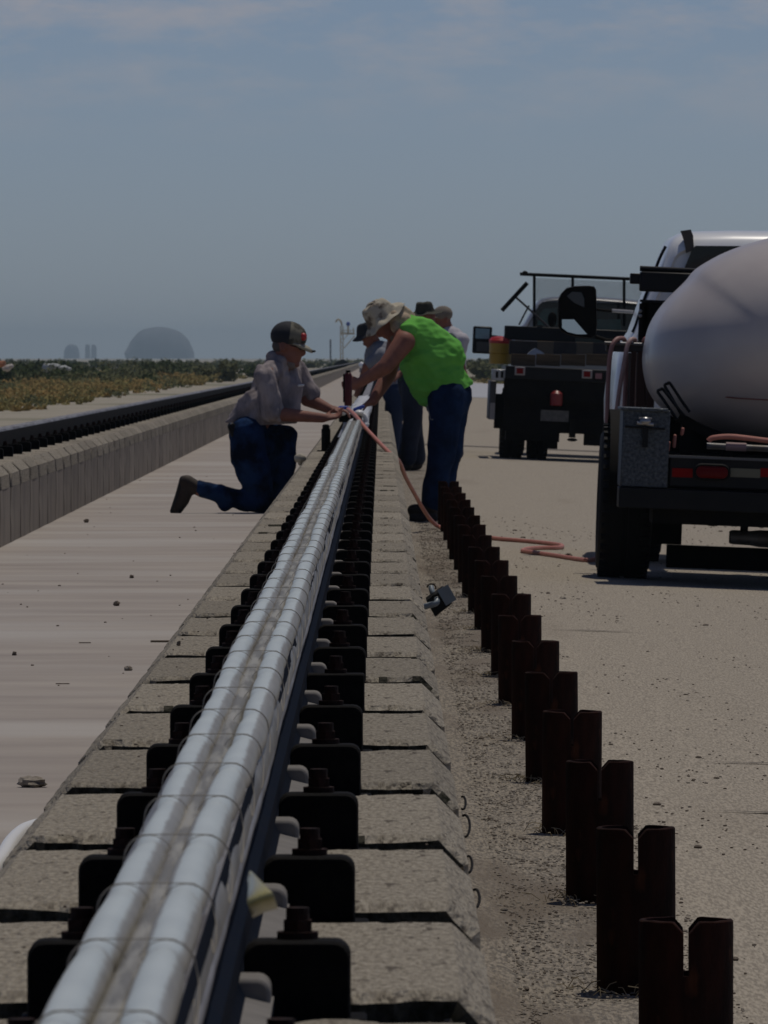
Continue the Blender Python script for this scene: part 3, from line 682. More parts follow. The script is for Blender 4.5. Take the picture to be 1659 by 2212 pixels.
# tool on the rail
YT = 58.0; root = empty('tube_clamp_tool', P(757, 905, YT), label='dark clamping tool with two white caps and blue grips on the rail', cat='tool')
b = MB(); a = P(732, 894, YT); c_ = P(782, 912, YT); b.box(a.x, YT - .05, c_.z, c_.x, YT + .06, a.z); b.build('clamp_body', STEEL, root, bevel=.008)
for (x_, y_, dx) in ((740, 892, .026), (776, 891, .030)):
    p = P(x_, y_, YT - .07); b = MB(); b.ball(p, (dx, .05, .018), 16, 10); b.build('white_cap', WHITEC, root)
b = MB(); b.tube(curve([P(778, 893, YT - .04), P(788, 899, YT - .04), P(792, 912, YT - .04)], 5), .017, 12); b.build('elbow', WHITEC, root)
b = MB(); b.ball(P(742, 880.5, YT - .02), (.040, .03, .013), 14, 8, amp=.2, seed=4); b.build('blue_grip', BLUEH, root)
b = MB(); b.capsule(P(767, 885, YT - .03), P(784, 878, YT - .03), .013, .012); b.build('blue_grip', BLUEH, root)
# red bottle in the green-shirted man's hand
root = empty('red_bottle', P(751, 878, 59.2), label='upright red metal bottle gripped by the man in the green shirt', cat='bottle')
b = MB(); c = P(752, 840, 59.2); b.tube([(c.x, c.y, c.z + z) for z in (-.115, -.10, .09, .105, .112)], [.024, .027, .027, .022, .012], 18); b.build('bottle_body', REDM, root)
b = MB(); b.tube([(c.x, c.y, c.z + z) for z in (.110, .125)], [.016, .016], 12); b.box(c.x - .034, c.y - .012, c.z - .09, c.x - .020, c.y + .01, c.z + .10); b.build('valve', DARKFR, root)

# main hose
pts = [P(752, 884, 57.9), P(768, 898, 57.3), P(790, 925, 56.3), P(819, 956, 54.9), P(841, 978, 53.8), P(853, 988, 53.9), P(864, 1000, 54.2), P(876, 1030, 54.8), P(893, 1062, 55.5), P(915, 1101, 56.3), P(935, 1128, 56.8),
       P(955, 1146, 56.9), P(1000, 1158, 55.2), P(1065, 1167, 54.0), P(1140, 1171, 53.5), P(1195, 1175, 53.0), P(1214, 1180, 52.6), P(1206, 1186, 52.0), P(1165, 1188, 51.7), P(1140, 1192, 51.3), P(1129, 1197, 50.7), P(1150, 1202, 50.4),
       P(1200, 1208, 49.8), P(1250, 1214, 49.1), P(1272, 1215, 49.0), P(1290, 1205, 49.8), P(1320, 1180, 51.5)]
pts = [Vector((p.x, p.y, max(p.z, apron_z(p.x) + .016) if p.x > .15 else p.z)) for p in pts]
b = MB(); b.tube(curve(pts, 7), .0130, 10)
b.build('pink_hose', HOSE, None, org=pts[10], label='long pink hose running from the rail tool over the girder to the tank truck', cat='hose')

# ------------------------------------------------------------------ trucks
class TF:
    """a truck's own frame: origin at its left rear tyre contact, u right, v forward, w up, rolled with the camber of the apron"""
    def __init__(s, x, y, Y, tilt):
        s.o = P(x, y, Y); s.t = tilt; s.Y = Y
    def q(s, x, y, Y):
        p = P(x, y, Y) - s.o; c, n = math.cos(s.t), math.sin(s.t)
        return Vector((p.x * c - p.z * n, p.y, p.x * n + p.z * c))
    def box(s, b, x0, y0, x1, y1, Y0, Y1):
        a = s.q(x0, y0, Y0); m_ = s.q(x0, y1, Y0); c = s.q(x1, y1, Y0)
        b.box((a.x + m_.x) / 2, a.y, m_.z, c.x, Y1 - s.Y, a.z); return b
    def root(s, name, **k):
        r = empty(name, s.o, s.t, **k); ORG[r.name] = Vector((0, 0, 0)); return r
def part(b, name, m, parent, **k):
    o = b.build(name, m, parent, **k); o.location = (0, 0, 0); return o
def wheel(root, u, v, rad, wd, nm='wheel', dual=False, back=True):
    b = MB(); y = v
    def ring(x, r): return [(x, y + r * math.cos(a), rad + r * math.sin(a)) for a in [2 * math.pi * k / 40 for k in range(40)]]
    b.sections([ring(u + d * wd, r) for (d, r) in ((.04, rad * .55), (.0, rad * .62), (.0, rad * .86), (.10, rad * .97), (.2, rad), (.45, rad), (.46, rad * .975), (.54, rad * .975), (.55, rad), (.8, rad), (.9, rad * .97), (1, rad * .86), (1, rad * .62), (.96, rad * .55))])
    for k in range(40):
        a = 2 * math.pi * k / 40; c = Vector((0, y + rad * .985 * math.cos(a), rad + rad * .985 * math.sin(a)))
        for (p_, q_) in ((.04, .22), (.78, .96)): b.bar(c + Vector((u + p_ * wd, 0, 0)), c + Vector((u + q_ * wd, 0, 0)), .022, .022, up=(0, math.cos(a), math.sin(a)))
    o = part(b, nm, RUBBER, root, smooth=35)
    r_ = MB(); r_.sections([ring(u + d * wd, r) for (d, r) in ((.05, rad * .56), (.12, rad * .5), (.14, rad * .2), (.06, rad * .18), (.06, .01))], caps=False)
    part(r_, 'rim', EXH, o, smooth=40); return o

# ---- truck with the tank
T = TF(1290, 1247, 45.8, .040); t1 = T.root('flatbed_truck', label='white cabbed flatbed truck with towing mirror, tread plate toolbox and hose hanger at right', cat='truck', group=None)
Yt = 44.4
b = MB(); T.box(b, 1343, 883, 1442, 1051, Yt, Yt + .55); tb = part(b, 'toolbox', PLATE, t1, bevel=.006)
b = MB(); T.box(b, 1341, 879, 1444, 886, Yt - .02, Yt + .57); part(b, 'lid', PLATE, tb, bevel=.004)
b = MB(); b.tube([T.q(1350, 921, Yt - .03), T.q(1436, 927, Yt - .03)], .006, 10); T.box(b, 1388, 926, 1399, 966, Yt - .03, Yt - .004); part(b, 'latch_bar', BLACKP, tb)
b = MB(); b.ball(T.q(1394, 910, Yt - .03), (.030, .016, .022), 14, 8); b.tube([T.q(1376, 913, Yt - .03), T.q(1412, 917, Yt - .03)], .010, 10); b.tube([T.q(1380, 903, Yt - .03), T.q(1408, 904, Yt - .03)], .005, 8); part(b, 'latch', CHROME, tb)
b = MB(); T.box(b, 1337, 1052, 1900, 1096, Yt - .02, Yt + .35); bm_ = part(b, 'rear_beam', BLACKP, t1, bevel=.004)
b = MB(); T.box(b, 1410, 1097, 1900, 1130, Yt + .05, Yt + .6); part(b, 'frame_member', DARKFR, t1)
b = MB(); T.box(b, 1446, 984, 1900, 1051, Yt + .02, Yt + .22); bp_ = part(b, 'bumper', BLACKP, t1, bevel=.006)
b = MB(); T.box(b, 1444, 983, 1900, 988, Yt - .0, Yt + .24); part(b, 'bumper_edge', mat('lit_steel_edge', (.10, .10, .105), .35, metal=.8), bp_)  # paler strip, the lit top edge of the bumper put into its colour
for (x0, x1, m_) in ((1452, 1496, REDT), (1578, 1642, CREAM), (1643, 1700, REDT), (1701, 1765, CREAM)):
    b = MB(); T.box(b, x0, 1011, x1, 1030, Yt + .012, Yt + .022); part(b, 'reflector_tape', m_, bp_)
for x_ in (1538, 1780):
    c = T.q(x_, 1020, Yt + .0); b = MB()
    def oval(w_, h_, y_): return [(c.x + (w_ - h_) * (1 if math.cos(a) > 0 else -1) + h_ * math.cos(a), c.y + y_, c.z + h_ * math.sin(a)) for a in [2 * math.pi * (k + .5) / 32 for k in range(32)]]
    b.sections([oval(.094, .044, .02), oval(.094, .044, -.012), oval(.088, .038, -.018), oval(.083, .033, -.012)]); f_ = part(b, 'light_ring', RUBBER, bp_, smooth=40)
    b = MB(); b.sections([oval(.083, .033, 0), oval(.080, .030, -.018), oval(.05, .012, -.026)]); part(b, 'tail_light', mat('dark_red_lens', (.10, .003, .004), .5, spec=.12), bp_, smooth=60)
b = MB(); T.box(b, 1441, 1177, 1900, 1226, 45.7, 45.85); part(b, 'axle_bar', DARKFR, t1)
b = MB(); c0, c1 = T.q(1577, 1160, 44.9), T.q(1720, 1168, 44.9); b.tube([c0, c0 + Vector((.02, 0, 0)), lerp(c0, c1, .3), lerp(c0, c1, .45), c1], [.034, .037, .037, .044, .044], 18); mf = part(b, 'muffler', EXH, t1)
b = MB(); b.tube([c0 + Vector((-.004, 0, 0)), c0 + Vector((.01, 0, 0))], .030, 16); part(b, 'outlet', DARKFR, mf)
b = MB(); T.box(b, 1600, 1128, 1616, 1150, 44.88, 44.92); T.box(b, 1530, 1126, 1550, 1136, 44.88, 44.92); part(b, 'hanger_bracket', DARKFR, t1)
wheel(t1, -.01, 0, .40, .275); wheel(t1, 1.42, 0, .40, .255); wheel(t1, 1.70, 0, .40, .255)
b = MB(); T.box(b, 1402, 1125, 1472, 1174, 46.6, 46.9); part(b, 'spring_hanger', DARKFR, t1)
wheel(t1, .20, 4.2, .40, .26); wheel(t1, 1.55, 4.2, .40, .26)
# fender over the left wheels
b = MB(); a_ = [math.radians(d) for d in (0, 20, 40, 60, 80, 100, 120, 140, 160, 180)]
b.sections([[(u_, .50 * math.cos(a) * 1.05, .40 + r_ * math.sin(a)) for a in a_] for (u_, r_) in ((.03, .47), (.03, .485), (.26, .485), (.26, .47))], closed=False, caps=False)
o = part(b, 'fender', DARKFR, t1); o.modifiers.new('t', 'SOLIDIFY').thickness = .004
# bed, frame rails
b = MB(); T.box(b, 1345, 1036, 1900, 1049, Yt + .56, Yt + 3.2); part(b, 'bed', DARKFR, t1)
b = MB(); T.box(b, 1470, 1066, 1500, 1126, Yt + .3, Yt + 8); T.box(b, 1790, 1066, 1830, 1126, Yt + .3, Yt + 8); part(b, 'frame_rail', DARKFR, t1)
b = MB(); T.box(b, 1440, 880, 1900, 1045, 46.75, 46.8); part(b, 'dark_plate', DARKFR, t1)  # dark plate added to blacken the gap where the white cab showed through
# hose hanger
Yh = 46.6
b = MB(); T.box(b, 1309, 738, 1405, 759, Yh, Yh + .06); hg = part(b, 'hanger_bar', mat('brown_black_bar', (.022, .014, .012), .5), t1, bevel=.006)
b = MB(); b.tube([T.q(1306, 741, Yh - .01), T.q(1407, 745, Yh - .01)], .010, 12); part(b, 'top_pipe', EXH, hg)
for (x_, wd_, m_) in ((1358, 5, 0), (1373, 10, 1), (1396, 9, 1)):
    b = MB(); T.box(b, x_, 758, x_ + wd_, 1045, Yh + .0, Yh + .05); part(b, 'hanger_leg', mat('rusty_brown_leg', (.06, .025, .017), .8), hg)
b = MB(); T.box(b, 1345, 885, 1352, 1045, Yh + .5, Yh + .55); T.box(b, 1385, 770, 1392, 1045, Yh + .5, Yh + .55); T.box(b, 1383, 795, 1400, 800, Yh + .5, Yh + .55); part(b, 'cabinet_frame', mat('red_brown_frame', (.09, .03, .018), .7), t1)
b = MB(); T.box(b, 1381, 826, 1406, 1045, Yh + .8, Yh + 1.4); part(b, 'side_cabinet', BLACKP, t1)
b = MB(); T.box(b, 1352, 762, 1380, 1045, Yh + 1.0, Yh + 1.05); part(b, 'back_board', CARD, t1)
# headache rack
Yr = 47.6
b = MB(); T.box(b, 1382, 586, 1640, 629, Yr, Yr + .12); hr = part(b, 'rack_beam', BLACKP, t1, bevel=.01)
b = MB(); T.box(b, 1361, 590, 1384, 613, Yr + .02, Yr + .10); part(b, 'beam_end', BLACKP, hr, bevel=.006)
b = MB(); b.tube([T.q(1382, 580, Yr + .05), T.q(1640, 592, Yr + .05)], .015, 12); rr2 = part(b, 'top_pipe', BLACKP, hr)
b = MB(); T.box(b, 1385, 650, 1640, 738, Yr + .05, Yr + .12); part(b, 'rack_panel', DARKFR, t1, bevel=.01)
b = MB(); T.box(b, 1383, 647, 1640, 652, Yr + .03, Yr + .14); part(b, 'panel_edge', BLACKP, t1)
b = MB(); T.box(b, 1374, 655, 1386, 1040, Yr + .05, Yr + .12); part(b, 'rack_leg', DARKFR, t1); b = MB(); T.box(b, 1630, 620, 1650, 1040, Yr + .05, Yr + .12); part(b, 'rack_leg', DARKFR, t1)
for y_ in (672, 682):
    b = MB(); b.ball(T.q(1383, y_, Yr), .010, 10, 6); part(b, 'bolt', CHROME, t1)
# cab
Yc = 48.6
half = [(1675, 497), (1584, 496), (1492, 498), (1474, 502), (1460, 509), (1449, 520), (1441, 540), (1428, 571), (1409, 610), (1392, 650), (1378, 690), (1369, 715), (1352, 738), (1338, 765), (1330, 810), (1324, 860), (1324, 905), (1328, 985), (1340, 1000), (1675, 1010)]
def cabring(Y, sx, top, hood=None):
    L_ = [T.q(x_, y_, Yc) for (x_, y_) in half]; cxm = L_[0].x; zb = L_[-1].z
    pts = []
    for p in L_ : 
        zz = zb + (p.z - zb) * top
        if hood: zz = min(zz, hood)
        pts.append((cxm + (p.x - cxm) * sx, Y - T.Y, zz))
    pts += [(2 * cxm - a, y_, z_) for (a, y_, z_) in pts[-2:0:-1]]
    return pts
b = MB(); b.sections([cabring(Yc + .02, .94, .915), cabring(Yc, .955, .928), cabring(Yc + .025, .975, .957), cabring(Yc + .06, .99, .977), cabring(Yc + .11, 1, .990), cabring(Yc + .3, 1, .999), cabring(Yc + .7, 1, 1.001), cabring(Yc + 1.3, 1, 1.0), cabring(Yc + 1.5, .985, .985), cabring(Yc + 2.2, .99, .97, 1.22), cabring(Yc + 2.3, .99, .97, 1.15), cabring(Yc + 3.3, .93, .96, 1.06), cabring(Yc + 3.45, .9, .96, .95)])
cab = part(b, 'cab', WHITEP, t1, smooth=45)
b = MB(); g = [(1502, 531), (1496, 537), (1480, 575), (1466, 612), (1456, 648), (1462, 656), (1885, 660), (1890, 648), (1858, 545), (1848, 533)]
gp = [T.q(x_, y_, Yc - .01) for (x_, y_) in g]; b.sections([[(p.x, p.y + d, p.z) for p in gp] for d in (0, .03)]); rw = part(b, 'rear_window', GLASS, cab)
b = MB(); T.box(b, 1525, 575, 1650, 640, Yc - .02, Yc - .008); part(b, 'sliding_pane', mat('grey_green_pane', (.03, .035, .032), .15), rw)
b = MB(); st = [(1470, 500.0), (1492, 497), (1497, 510), (1499, 540), (1482, 548), (1477, 520)]; sp = [T.q(x_, y_, Yc - .005) for (x_, y_) in st]
b.sections([[(p.x, p.y + d, p.z + .003) for p in sp] for d in (0, .05)]); part(b, 'roof_seal', mat('brown_grey_strip', (.07, .06, .05), .6), cab)
b = MB(); b.tube(curve([T.q(1438, 532, Yc + .1), T.q(1424, 560, Yc + .1), T.q(1408, 605, Yc + .1), T.q(1390, 650, Yc + .1), T.q(1374, 700, Yc + .1), T.q(1366, 718, Yc + .1)], 4), .0085, 8); part(b, 'door_seal', BLACKP, cab)
b = MB(); T.box(b, 1381, 690, 1388, 740, Yc - .03, Yc + .0); part(b, 'corner_trim', BLACKP, cab)
# towing mirror
Ym = 50.6
mo = [(1205, 660), (1206, 645), (1213, 632), (1224, 622), (1240, 618), (1272, 617), (1284, 619), (1288, 626), (1290, 700), (1288, 722), (1280, 731), (1252, 729), (1228, 724), (1212, 716), (1206, 706)]
mp_ = [T.q(x_, y_, Ym) for (x_, y_) in mo]; mc = sum(mp_, Vector()) / len(mp_)
b = MB(); b.sections([[mc + (p - mc) * s_ + Vector((0, d, 0)) for p in mp_] for (s_, d) in ((.90, -.012), (.97, -.02), (1, 0), (.98, .06), (.8, .11))]); mh = part(b, 'mirror_housing', DARKFR, t1, smooth=35)
mg = [(1210, 672), (1246, 672), (1280, 676), (1281, 722), (1252, 722), (1226, 716), (1212, 706)]; gq = [T.q(x_, y_, Ym - .03) for (x_, y_) in mg]
b = MB(); gl_ = [(1214, 690), (1240, 690), (1268, 722), (1246, 722), (1226, 717), (1214, 708)]; gq = [T.q(x_, y_, Ym - .024) for (x_, y_) in gl_]; b.sections([[p + Vector((0, d + (.004 * i if False else 0), 0)) for i, p in enumerate(gq)] for d in (0, .01)]); part(b, 'mirror_glass', MIRR, mh)
b = MB(); gl_ = [(1224, 640), (1236, 630), (1256, 632), (1262, 645), (1262, 664), (1240, 654)]; gq = [T.q(x_, y_, Ym - .024) for (x_, y_) in gl_]; b.sections([[p + Vector((0, d, 0)) for p in gq] for d in (0, .01)]); part(b, 'mirror_pane', mat('dull_mirror', (.035, .038, .04), .2), mh)
b = MB(); b.tube([T.q(1280, 668, Ym), T.q(1318, 672, Ym), T.q(1345, 672, Ym), T.q(1375, 676, Ym)], [.008, .008, .012, .012], 10); b.tube([T.q(1286, 727, Ym), T.q(1310, 735, Ym), T.q(1372, 738, Ym)], .011, 10); part(b, 'mirror_arm', DARKFR, mh)
b = MB(); b.tube([T.q(1322, 671, Ym - .02), T.q(1368, 674, Ym - .02)], .010, 10); part(b, 'chrome_sleeve', CHROME, mh)

# ---- the tank (strapped on the bed)
ctrl = [(1690, 505), (1659, 514), (1620, 526), (1572, 546), (1522, 576), (1499, 603), (1463, 638), (1435, 672), (1417, 706), (1408, 741), (1404, 775), (1407, 809), (1416, 843), (1434, 872), (1462, 897), (1500, 921), (1559, 943), (1620, 958), (1690, 962)]
lf = [T.q(x_, y_, 44.9) for (x_, y_) in ctrl]; cxm = T.q(1690, 735, 44.9)
lf2 = curve([Vector((p.x, 0, p.z)) for p in lf], 3)
ringp = lf2 + [Vector((2 * cxm.x - p.x, 0, p.z)) for p in lf2[-2:0:-1]]
tr = T.root('water_tank', label='big white plastic tank with rounded end strapped on the right hand truck', cat='tank')
def tring(s_, v): return [(cxm.x + (p.x - cxm.x) * s_, v, cxm.z + (p.z - cxm.z) * s_) for p in ringp]
v0 = 44.95 - T.Y; secs = [tring(math.sin(math.radians(a)) * .985 + .001, v0 + .40 - .62 * math.cos(math.radians(a)) ) for a in (1, 8, 16, 25, 34, 44, 54, 63, 72, 80, 86, 90)]
secs += [tring(.990, v0 + .42), tring(.992, v0 + .44), tring(.992, v0 + .50), tring(.988, v0 + .52), tring(.988, v0 + .62), tring(1.0, v0 + .70), tring(1.0, v0 + 1.3), tring(.985, v0 + 1.34), tring(.985, v0 + 1.5), tring(.9, v0 + 1.75), tring(.5, v0 + 1.86)]
b = MB(); b.sections(secs); tk = part(b, 'tank_body', TANK, tr, smooth=60)
b = MB(); b.tube([T.q(x_, y_, 44.90 - .0018 * (x_ - 1563)) for (x_, y_) in ((1563, 857), (1590, 860), (1640, 863), (1700, 866))], .004, 6); part(b, 'seam', mat('red_brown_stain', (.22, .09, .07), .8), tr)
for (p_, q_, s_) in (((1436, 833), (1472, 896), 44.72), ((1421, 846), (1462, 906), 44.66)):
    b = MB(); a_ = Vector(T.q(p_[0], p_[1], s_)); e_ = Vector(T.q(q_[0], q_[1], s_)); off = T.q(p_[0] + 12, p_[1] - 4, s_) - a_
    b.tube(curve([e_, lerp(a_, e_, .3), a_ + Vector((0, 0, .0)), a_ + off * .5 + Vector((0, 0, .006)), a_ + off, lerp(a_ + off, e_ + off * 1.4, .6), e_ + off * 1.5], 4), .008, 8); part(b, 'strap_frame', BLACKP, tr)
b = MB()
cr = [(1466, 892), (1500, 912), (1540, 930), (1590, 946), (1640, 955), (1690, 958)]
for i in range(len(cr) - 1): b.bar(T.q(cr[i][0], cr[i][1] + 8, 44.75), T.q(cr[i + 1][0], cr[i + 1][1] + 8, 44.75), .035, .05)
for x_ in (1470, 1560, 1680): T.box(b, x_, 915 if x_ < 1500 else 945, x_ + 22, 1040, 44.75, 44.85)
b.box(T.q(1462, 0, 44.75).x, 44.9 - T.Y, T.q(0, 1040, 44.75).z, T.q(1900, 0, 44.75).x, 46.5 - T.Y, T.q(1500, 985, 44.75).z)
part(b, 'cradle', DARKFR, tr)
# bumper hose and pipe
r2 = T.root('coiled_hose', label='faded pink hose looped over the hanger bar left of the tank', cat='hose')
def hloop(pts, rad=.0125, m=HOSEF, nm='loop'):
    b = MB(); b.tube(curve([T.q(*p) for p in pts], 6), rad, 10); return part(b, nm, m, r2)
Yz = Yh - .04
hloop([(1318, 1010, Yz), (1311, 940, Yz), (1312, 880, Yz), (1314, 820, Yz), (1317, 775, Yz), (1322, 748, Yz), (1331, 734, Yz + .02), (1341, 731, Yz + .05), (1349, 735, Yz + .10), (1352, 760, Yz + .12), (1351, 830, Yz + .12), (1348, 900, Yz + .12)])
hloop([(1322, 1012, Yz - .02), (1326, 960, Yz - .02), (1332, 890, Yz - .02), (1340, 830, Yz - .02), (1349, 780, Yz - .02), (1355, 748, Yz), (1362, 735, Yz + .02), (1369, 733, Yz + .05), (1372, 742, Yz + .1), (1369, 800, Yz + .12), (1368, 900, Yz + .12), (1366, 1010, Yz + .12)], m=mat('paler_faded_hose', (.42, .30, .29), .6, col2=(.30, .17, .15), nscale=9))
hloop([(1390, 745, Yz + .08), (1392, 734, Yz + .03), (1398, 732, Yz), (1404, 738, Yz - .02), (1409, 752, Yz - .03), (1411, 800, Yz + .1)], m=HOSE)
hloop([(1394, 760, Yz + .12), (1393, 850, Yz + .12), (1398, 930, Yz + .12), (1399, 1010, Yz + .12)], .010, mat('brown_hose', (.10, .06, .05), .7))
r3 = T.root('short_hose', label='pink hose lying over the grey pipe on the bumper under the tank', cat='hose')
b = MB(); b.tube(curve([T.q(1530, 953, 44.5), T.q(1540, 946, 44.5), T.q(1575, 943, 44.5), T.q(1610, 946, 44.5), T.q(1660, 952, 44.5), T.q(1760, 960, 44.5)], 5), .0135, 10); part(b, 'hose', HOSE, r3)
for (x_, y0_, y1_) in ((1474, 927, 937), (1457, 942, 964), (1444, 957, 972)):
    b = MB(); b.capsule(T.q(x_ + 1, y0_, 44.6), T.q(x_ - 1, y1_, 44.6), .009, .009); part(b, 'hose_bend', HOSE, r3)
r4 = T.root('bumper_pipe', label='grey pipe with pink coupling resting on the truck bumper', cat='pipe')
b = MB(); b.tube([T.q(1527, 963, 44.52), T.q(1760, 974, 44.52)], .016, 12); part(b, 'pipe', EXH, r4)
b = MB(); b.tube([T.q(1568, 964, 44.52), T.q(1612, 966, 44.52)], .021, 12); part(b, 'coupling', mat('pink_coupling', (.30, .2, .2), .6), r4)

# ---- flatbed truck farther on
T = TF(1077, 989, 101.0, .045); t2 = T.root('flatbed_truck', label='dark flatbed work truck with mesh headache rack, farther up the apron', cat='truck')
Yt = 99.6
wheel(t2, .0, 0, .40, .27); wheel(t2, .315, 0, .40, .24); wheel(t2, 1.75, 0, .40, .26); wheel(t2, 2.05, 0, .40, .26); wheel(t2, .1, 4.3, .40, .26); wheel(t2, 2.0, 4.3, .40, .26)
b = MB(); T.box(b, 1092, 790, 1540, 818, Yt, Yt + 3.4); bed = part(b, 'bed', BLACKP, t2, bevel=.008)
b = MB(); T.box(b, 1088, 817, 1540, 862, Yt + .02, Yt + .10); T.box(b, 1088, 862, 1320, 930, Yt + .12, Yt + .2); T.box(b, 1068, 850, 1090, 985 - 60, Yt + .5, Yt + .55); part(b, 'rear_panel', DARKFR, t2)
b = MB(); T.box(b, 1093, 905, 1208, 950, Yt + .25, Yt + .9); T.box(b, 1175, 925, 1204, 969, Yt + .9, Yt + 1.2); part(b, 'rear_axle', DARKFR, t2)
b = MB(); c = T.q(1250, 925, 101); b.bar(T.q(1110, 925, 101.0), T.q(1530, 935, 101.0), .09, .09); b.ball(T.q(1345, 930, 101), .2, 14, 10); T.box(b, 1210, 900, 1320, 935, 100.2, 101.8); part(b, 'axle', DARKFR, t2)
b = MB(); T.box(b, 1230, 905, 1243, 945, Yt - .05, Yt + .1); b.ball(T.q(1236, 950, Yt - .03), (.06, .04, .02), 10, 6); T.box(b, 1252, 907, 1288, 911, Yt, Yt + .05); part(b, 'hitch', DARKFR, t2)
b = MB(); T.box(b, 1262, 885, 1330, 962, Yt + .35, Yt + .42); part(b, 'mud_flap', RUBBER, t2)
b = MB(); T.box(b, 1168, 885, 1228, 909, Yt - .02, Yt - .01); part(b, 'number_plate', mat('dim_plate', (.10, .10, .095), .6, col2=(.06, .06, .06), nscale=22), t2)
for (x_, y_, m_) in ((1123, 801, REDL), (1268, 808, REDL), (1293, 812, mat('pinkish_lens', (.22, .10, .11), .4))):
    b = MB(); T.box(b, x_ - 11, y_ - 9, x_ + 11, y_ + 9, Yt - .012, Yt + .0); f_ = part(b, 'light_frame', LENSF if m_ is REDL else DARKFR, t2, bevel=.01)
    b = MB(); T.box(b, x_ - 7, y_ - 6, x_ + 7, y_ + 6, Yt - .02, Yt - .012); part(b, 'tail_light', m_, f_)
b = MB(); c = T.q(1202, 860, Yt - .05); b.tube([c + Vector((0, 0, z)) for z in (-.085, -.075, .05, .07, .085)], [.06, .07, .07, .05, .03], 16); part(b, 'red_lantern', mat('dark_red_can', (.20, .012, .012), .4), t2)
# corner pockets left
b = MB(); T.box(b, 1062, 797, 1092, 822, Yt + .05, Yt + .3); sl = part(b, 'stake_pocket', SILVERP, t2, bevel=.01)
for x_ in (1071, 1082):
    b = MB(); T.box(b, x_, 802, x_ + 5, 816, Yt + .035, Yt + .05); part(b, 'slot', DARKFR, sl)
b = MB(); T.box(b, 1057, 822, 1069, 906, Yt + .3, Yt + 2.2); part(b, 'side_fender', mat('dull_grey_fender', (.05, .05, .055), .5), t2, bevel=.01)
b = MB(); T.box(b, 1058, 870, 1068, 906, Yt + .28, Yt + .3); part(b, 'fender_edge', LENSF, t2)
# wooden side boards and boxes on the bed
for k in range(4):
    b = MB(); x0 = 1104 + k * 54; T.box(b, x0, 764, x0 + 52, 789, Yt + .1 + .01 * (k % 2), Yt + .16); part(b, 'board', WOOD, t2, bevel=.004)
for k, (x0, x1) in enumerate(((1101, 1160), (1160.5, 1195), (1195.5, 1245), (1245.5, 1280), (1280.5, 1330))):
    b = MB(); T.box(b, x0, 735 + k * 1.2, x1, 765, Yt + 2.2, Yt + 2.7); part(b, 'crate', CARD if k % 2 == 0 else mat('brown_box', (.15, .11, .07), .9), t2, bevel=.004)
b = MB(); T.box(b, 1090, 703, 1420, 733, Yt + 2.9, Yt + 3.3); part(b, 'headboard', BLACKP, t2, bevel=.01)
b = MB(); T.box(b, 1243, 730, 1312, 741, Yt + 2.6, Yt + 2.7); part(b, 'long_bundle', mat('dark_green_bundle', (.03, .045, .035), .8), t2)
# mesh rack
Yq = 103.2
b = MB(); b.tube([T.q(1123, 592, Yq), T.q(1500, 609, Yq)], .020, 10); b.ball(T.q(1134, 590, Yq), (.035, .03, .028), 10, 6); rk = part(b, 'rack_top', DARKFR, t2)
for x_ in (1154, 1237, 1348, 1450):
    b = MB(); b.bar(T.q(x_, 594 + (x_ - 1123) * .045, Yq), T.q(x_, 705, Yq), .033, .04); part(b, 'rack_post', DARKFR, t2)
b = MB(); x0, x1 = 1156, 1446; n_ = 62
for k in range(-14, n_):
    for sg in (1, -1):
        xa = x0 + k * 5.0; ya, yb = 599, 648
        pa, pb = (xa, ya), (xa + 49 * .9, yb)
        if sg < 0: pa, pb = (xa + 49 * .9, ya), (xa, yb)
        # clip to the panel
        def cl_(p, q):
            (ax, ay), (bx, by) = p, q
            if ax > bx: (ax, ay), (bx, by) = (bx, by), (ax, ay)
            if bx <= x0 or ax >= x1: return None
            if ax < x0: t = (x0 - ax) / (bx - ax); ax, ay = x0, ay + (by - ay) * t
            if bx > x1: t = (x1 - ax) / (bx - ax); bx, by = x1, ay + (by - ay) * t
            return (ax, ay), (bx, by)
        r_ = cl_(pa, pb)
        if r_: b.bar(T.q(r_[0][0], r_[0][1] + (r_[0][0] - 1123) * .045, Yq + .004 * sg), T.q(r_[1][0], r_[1][1] + (r_[1][0] - 1123) * .045, Yq + .004 * sg), .0056, .004)
part(b, 'expanded_mesh', DARKFR, t2, smooth=0, kind='stuff')
# cab
Yc = 104.4
half = [(1290, 641), (1240, 640), (1195, 641), (1175, 644), (1163, 650), (1154, 662), (1143, 682), (1132, 700), (1118, 712), (1108, 726), (1103, 745), (1102, 820), (1106, 850), (1290, 852)]
b = MB(); b.sections([cabring(Yc + .02, .95, .955), cabring(Yc, .965, .965), cabring(Yc + .03, .985, .982), cabring(Yc + .08, 1, .994), cabring(Yc + .2, 1, 1), cabring(Yc + 1.2, 1, 1), cabring(Yc + 1.5, .97, .985), cabring(Yc + 2.3, .99, .97, 1.25), cabring(Yc + 3.4, .93, .96, 1.12), cabring(Yc + 3.5, .9, .96, 1.0)])
cab = part(b, 'cab', SILVERP, t2, smooth=45)
b = MB(); g = [(1172, 652), (1163, 660), (1154, 690), (1152, 708), (1420, 716), (1418, 690), (1406, 666), (1396, 656)]
gp = [T.q(x_, y_, Yc - .01) for (x_, y_) in g]; b.sections([[p + Vector((0, d, 0)) for p in gp] for d in (0, .03)]); rw = part(b, 'rear_window', GLASS, cab)
for q in (((1168, 675), (1175, 667), (1203, 665), (1204, 702), (1160, 702)), ((1286, 690), (1340, 690), (1342, 712), (1286, 712))):
    b = MB(); gp = [T.q(x_, y_, Yc - .02) for (x_, y_) in q]; b.sections([[p + Vector((0, d, 0)) for p in gp] for d in (0, .01)]); part(b, 'pane', TEAL, rw)
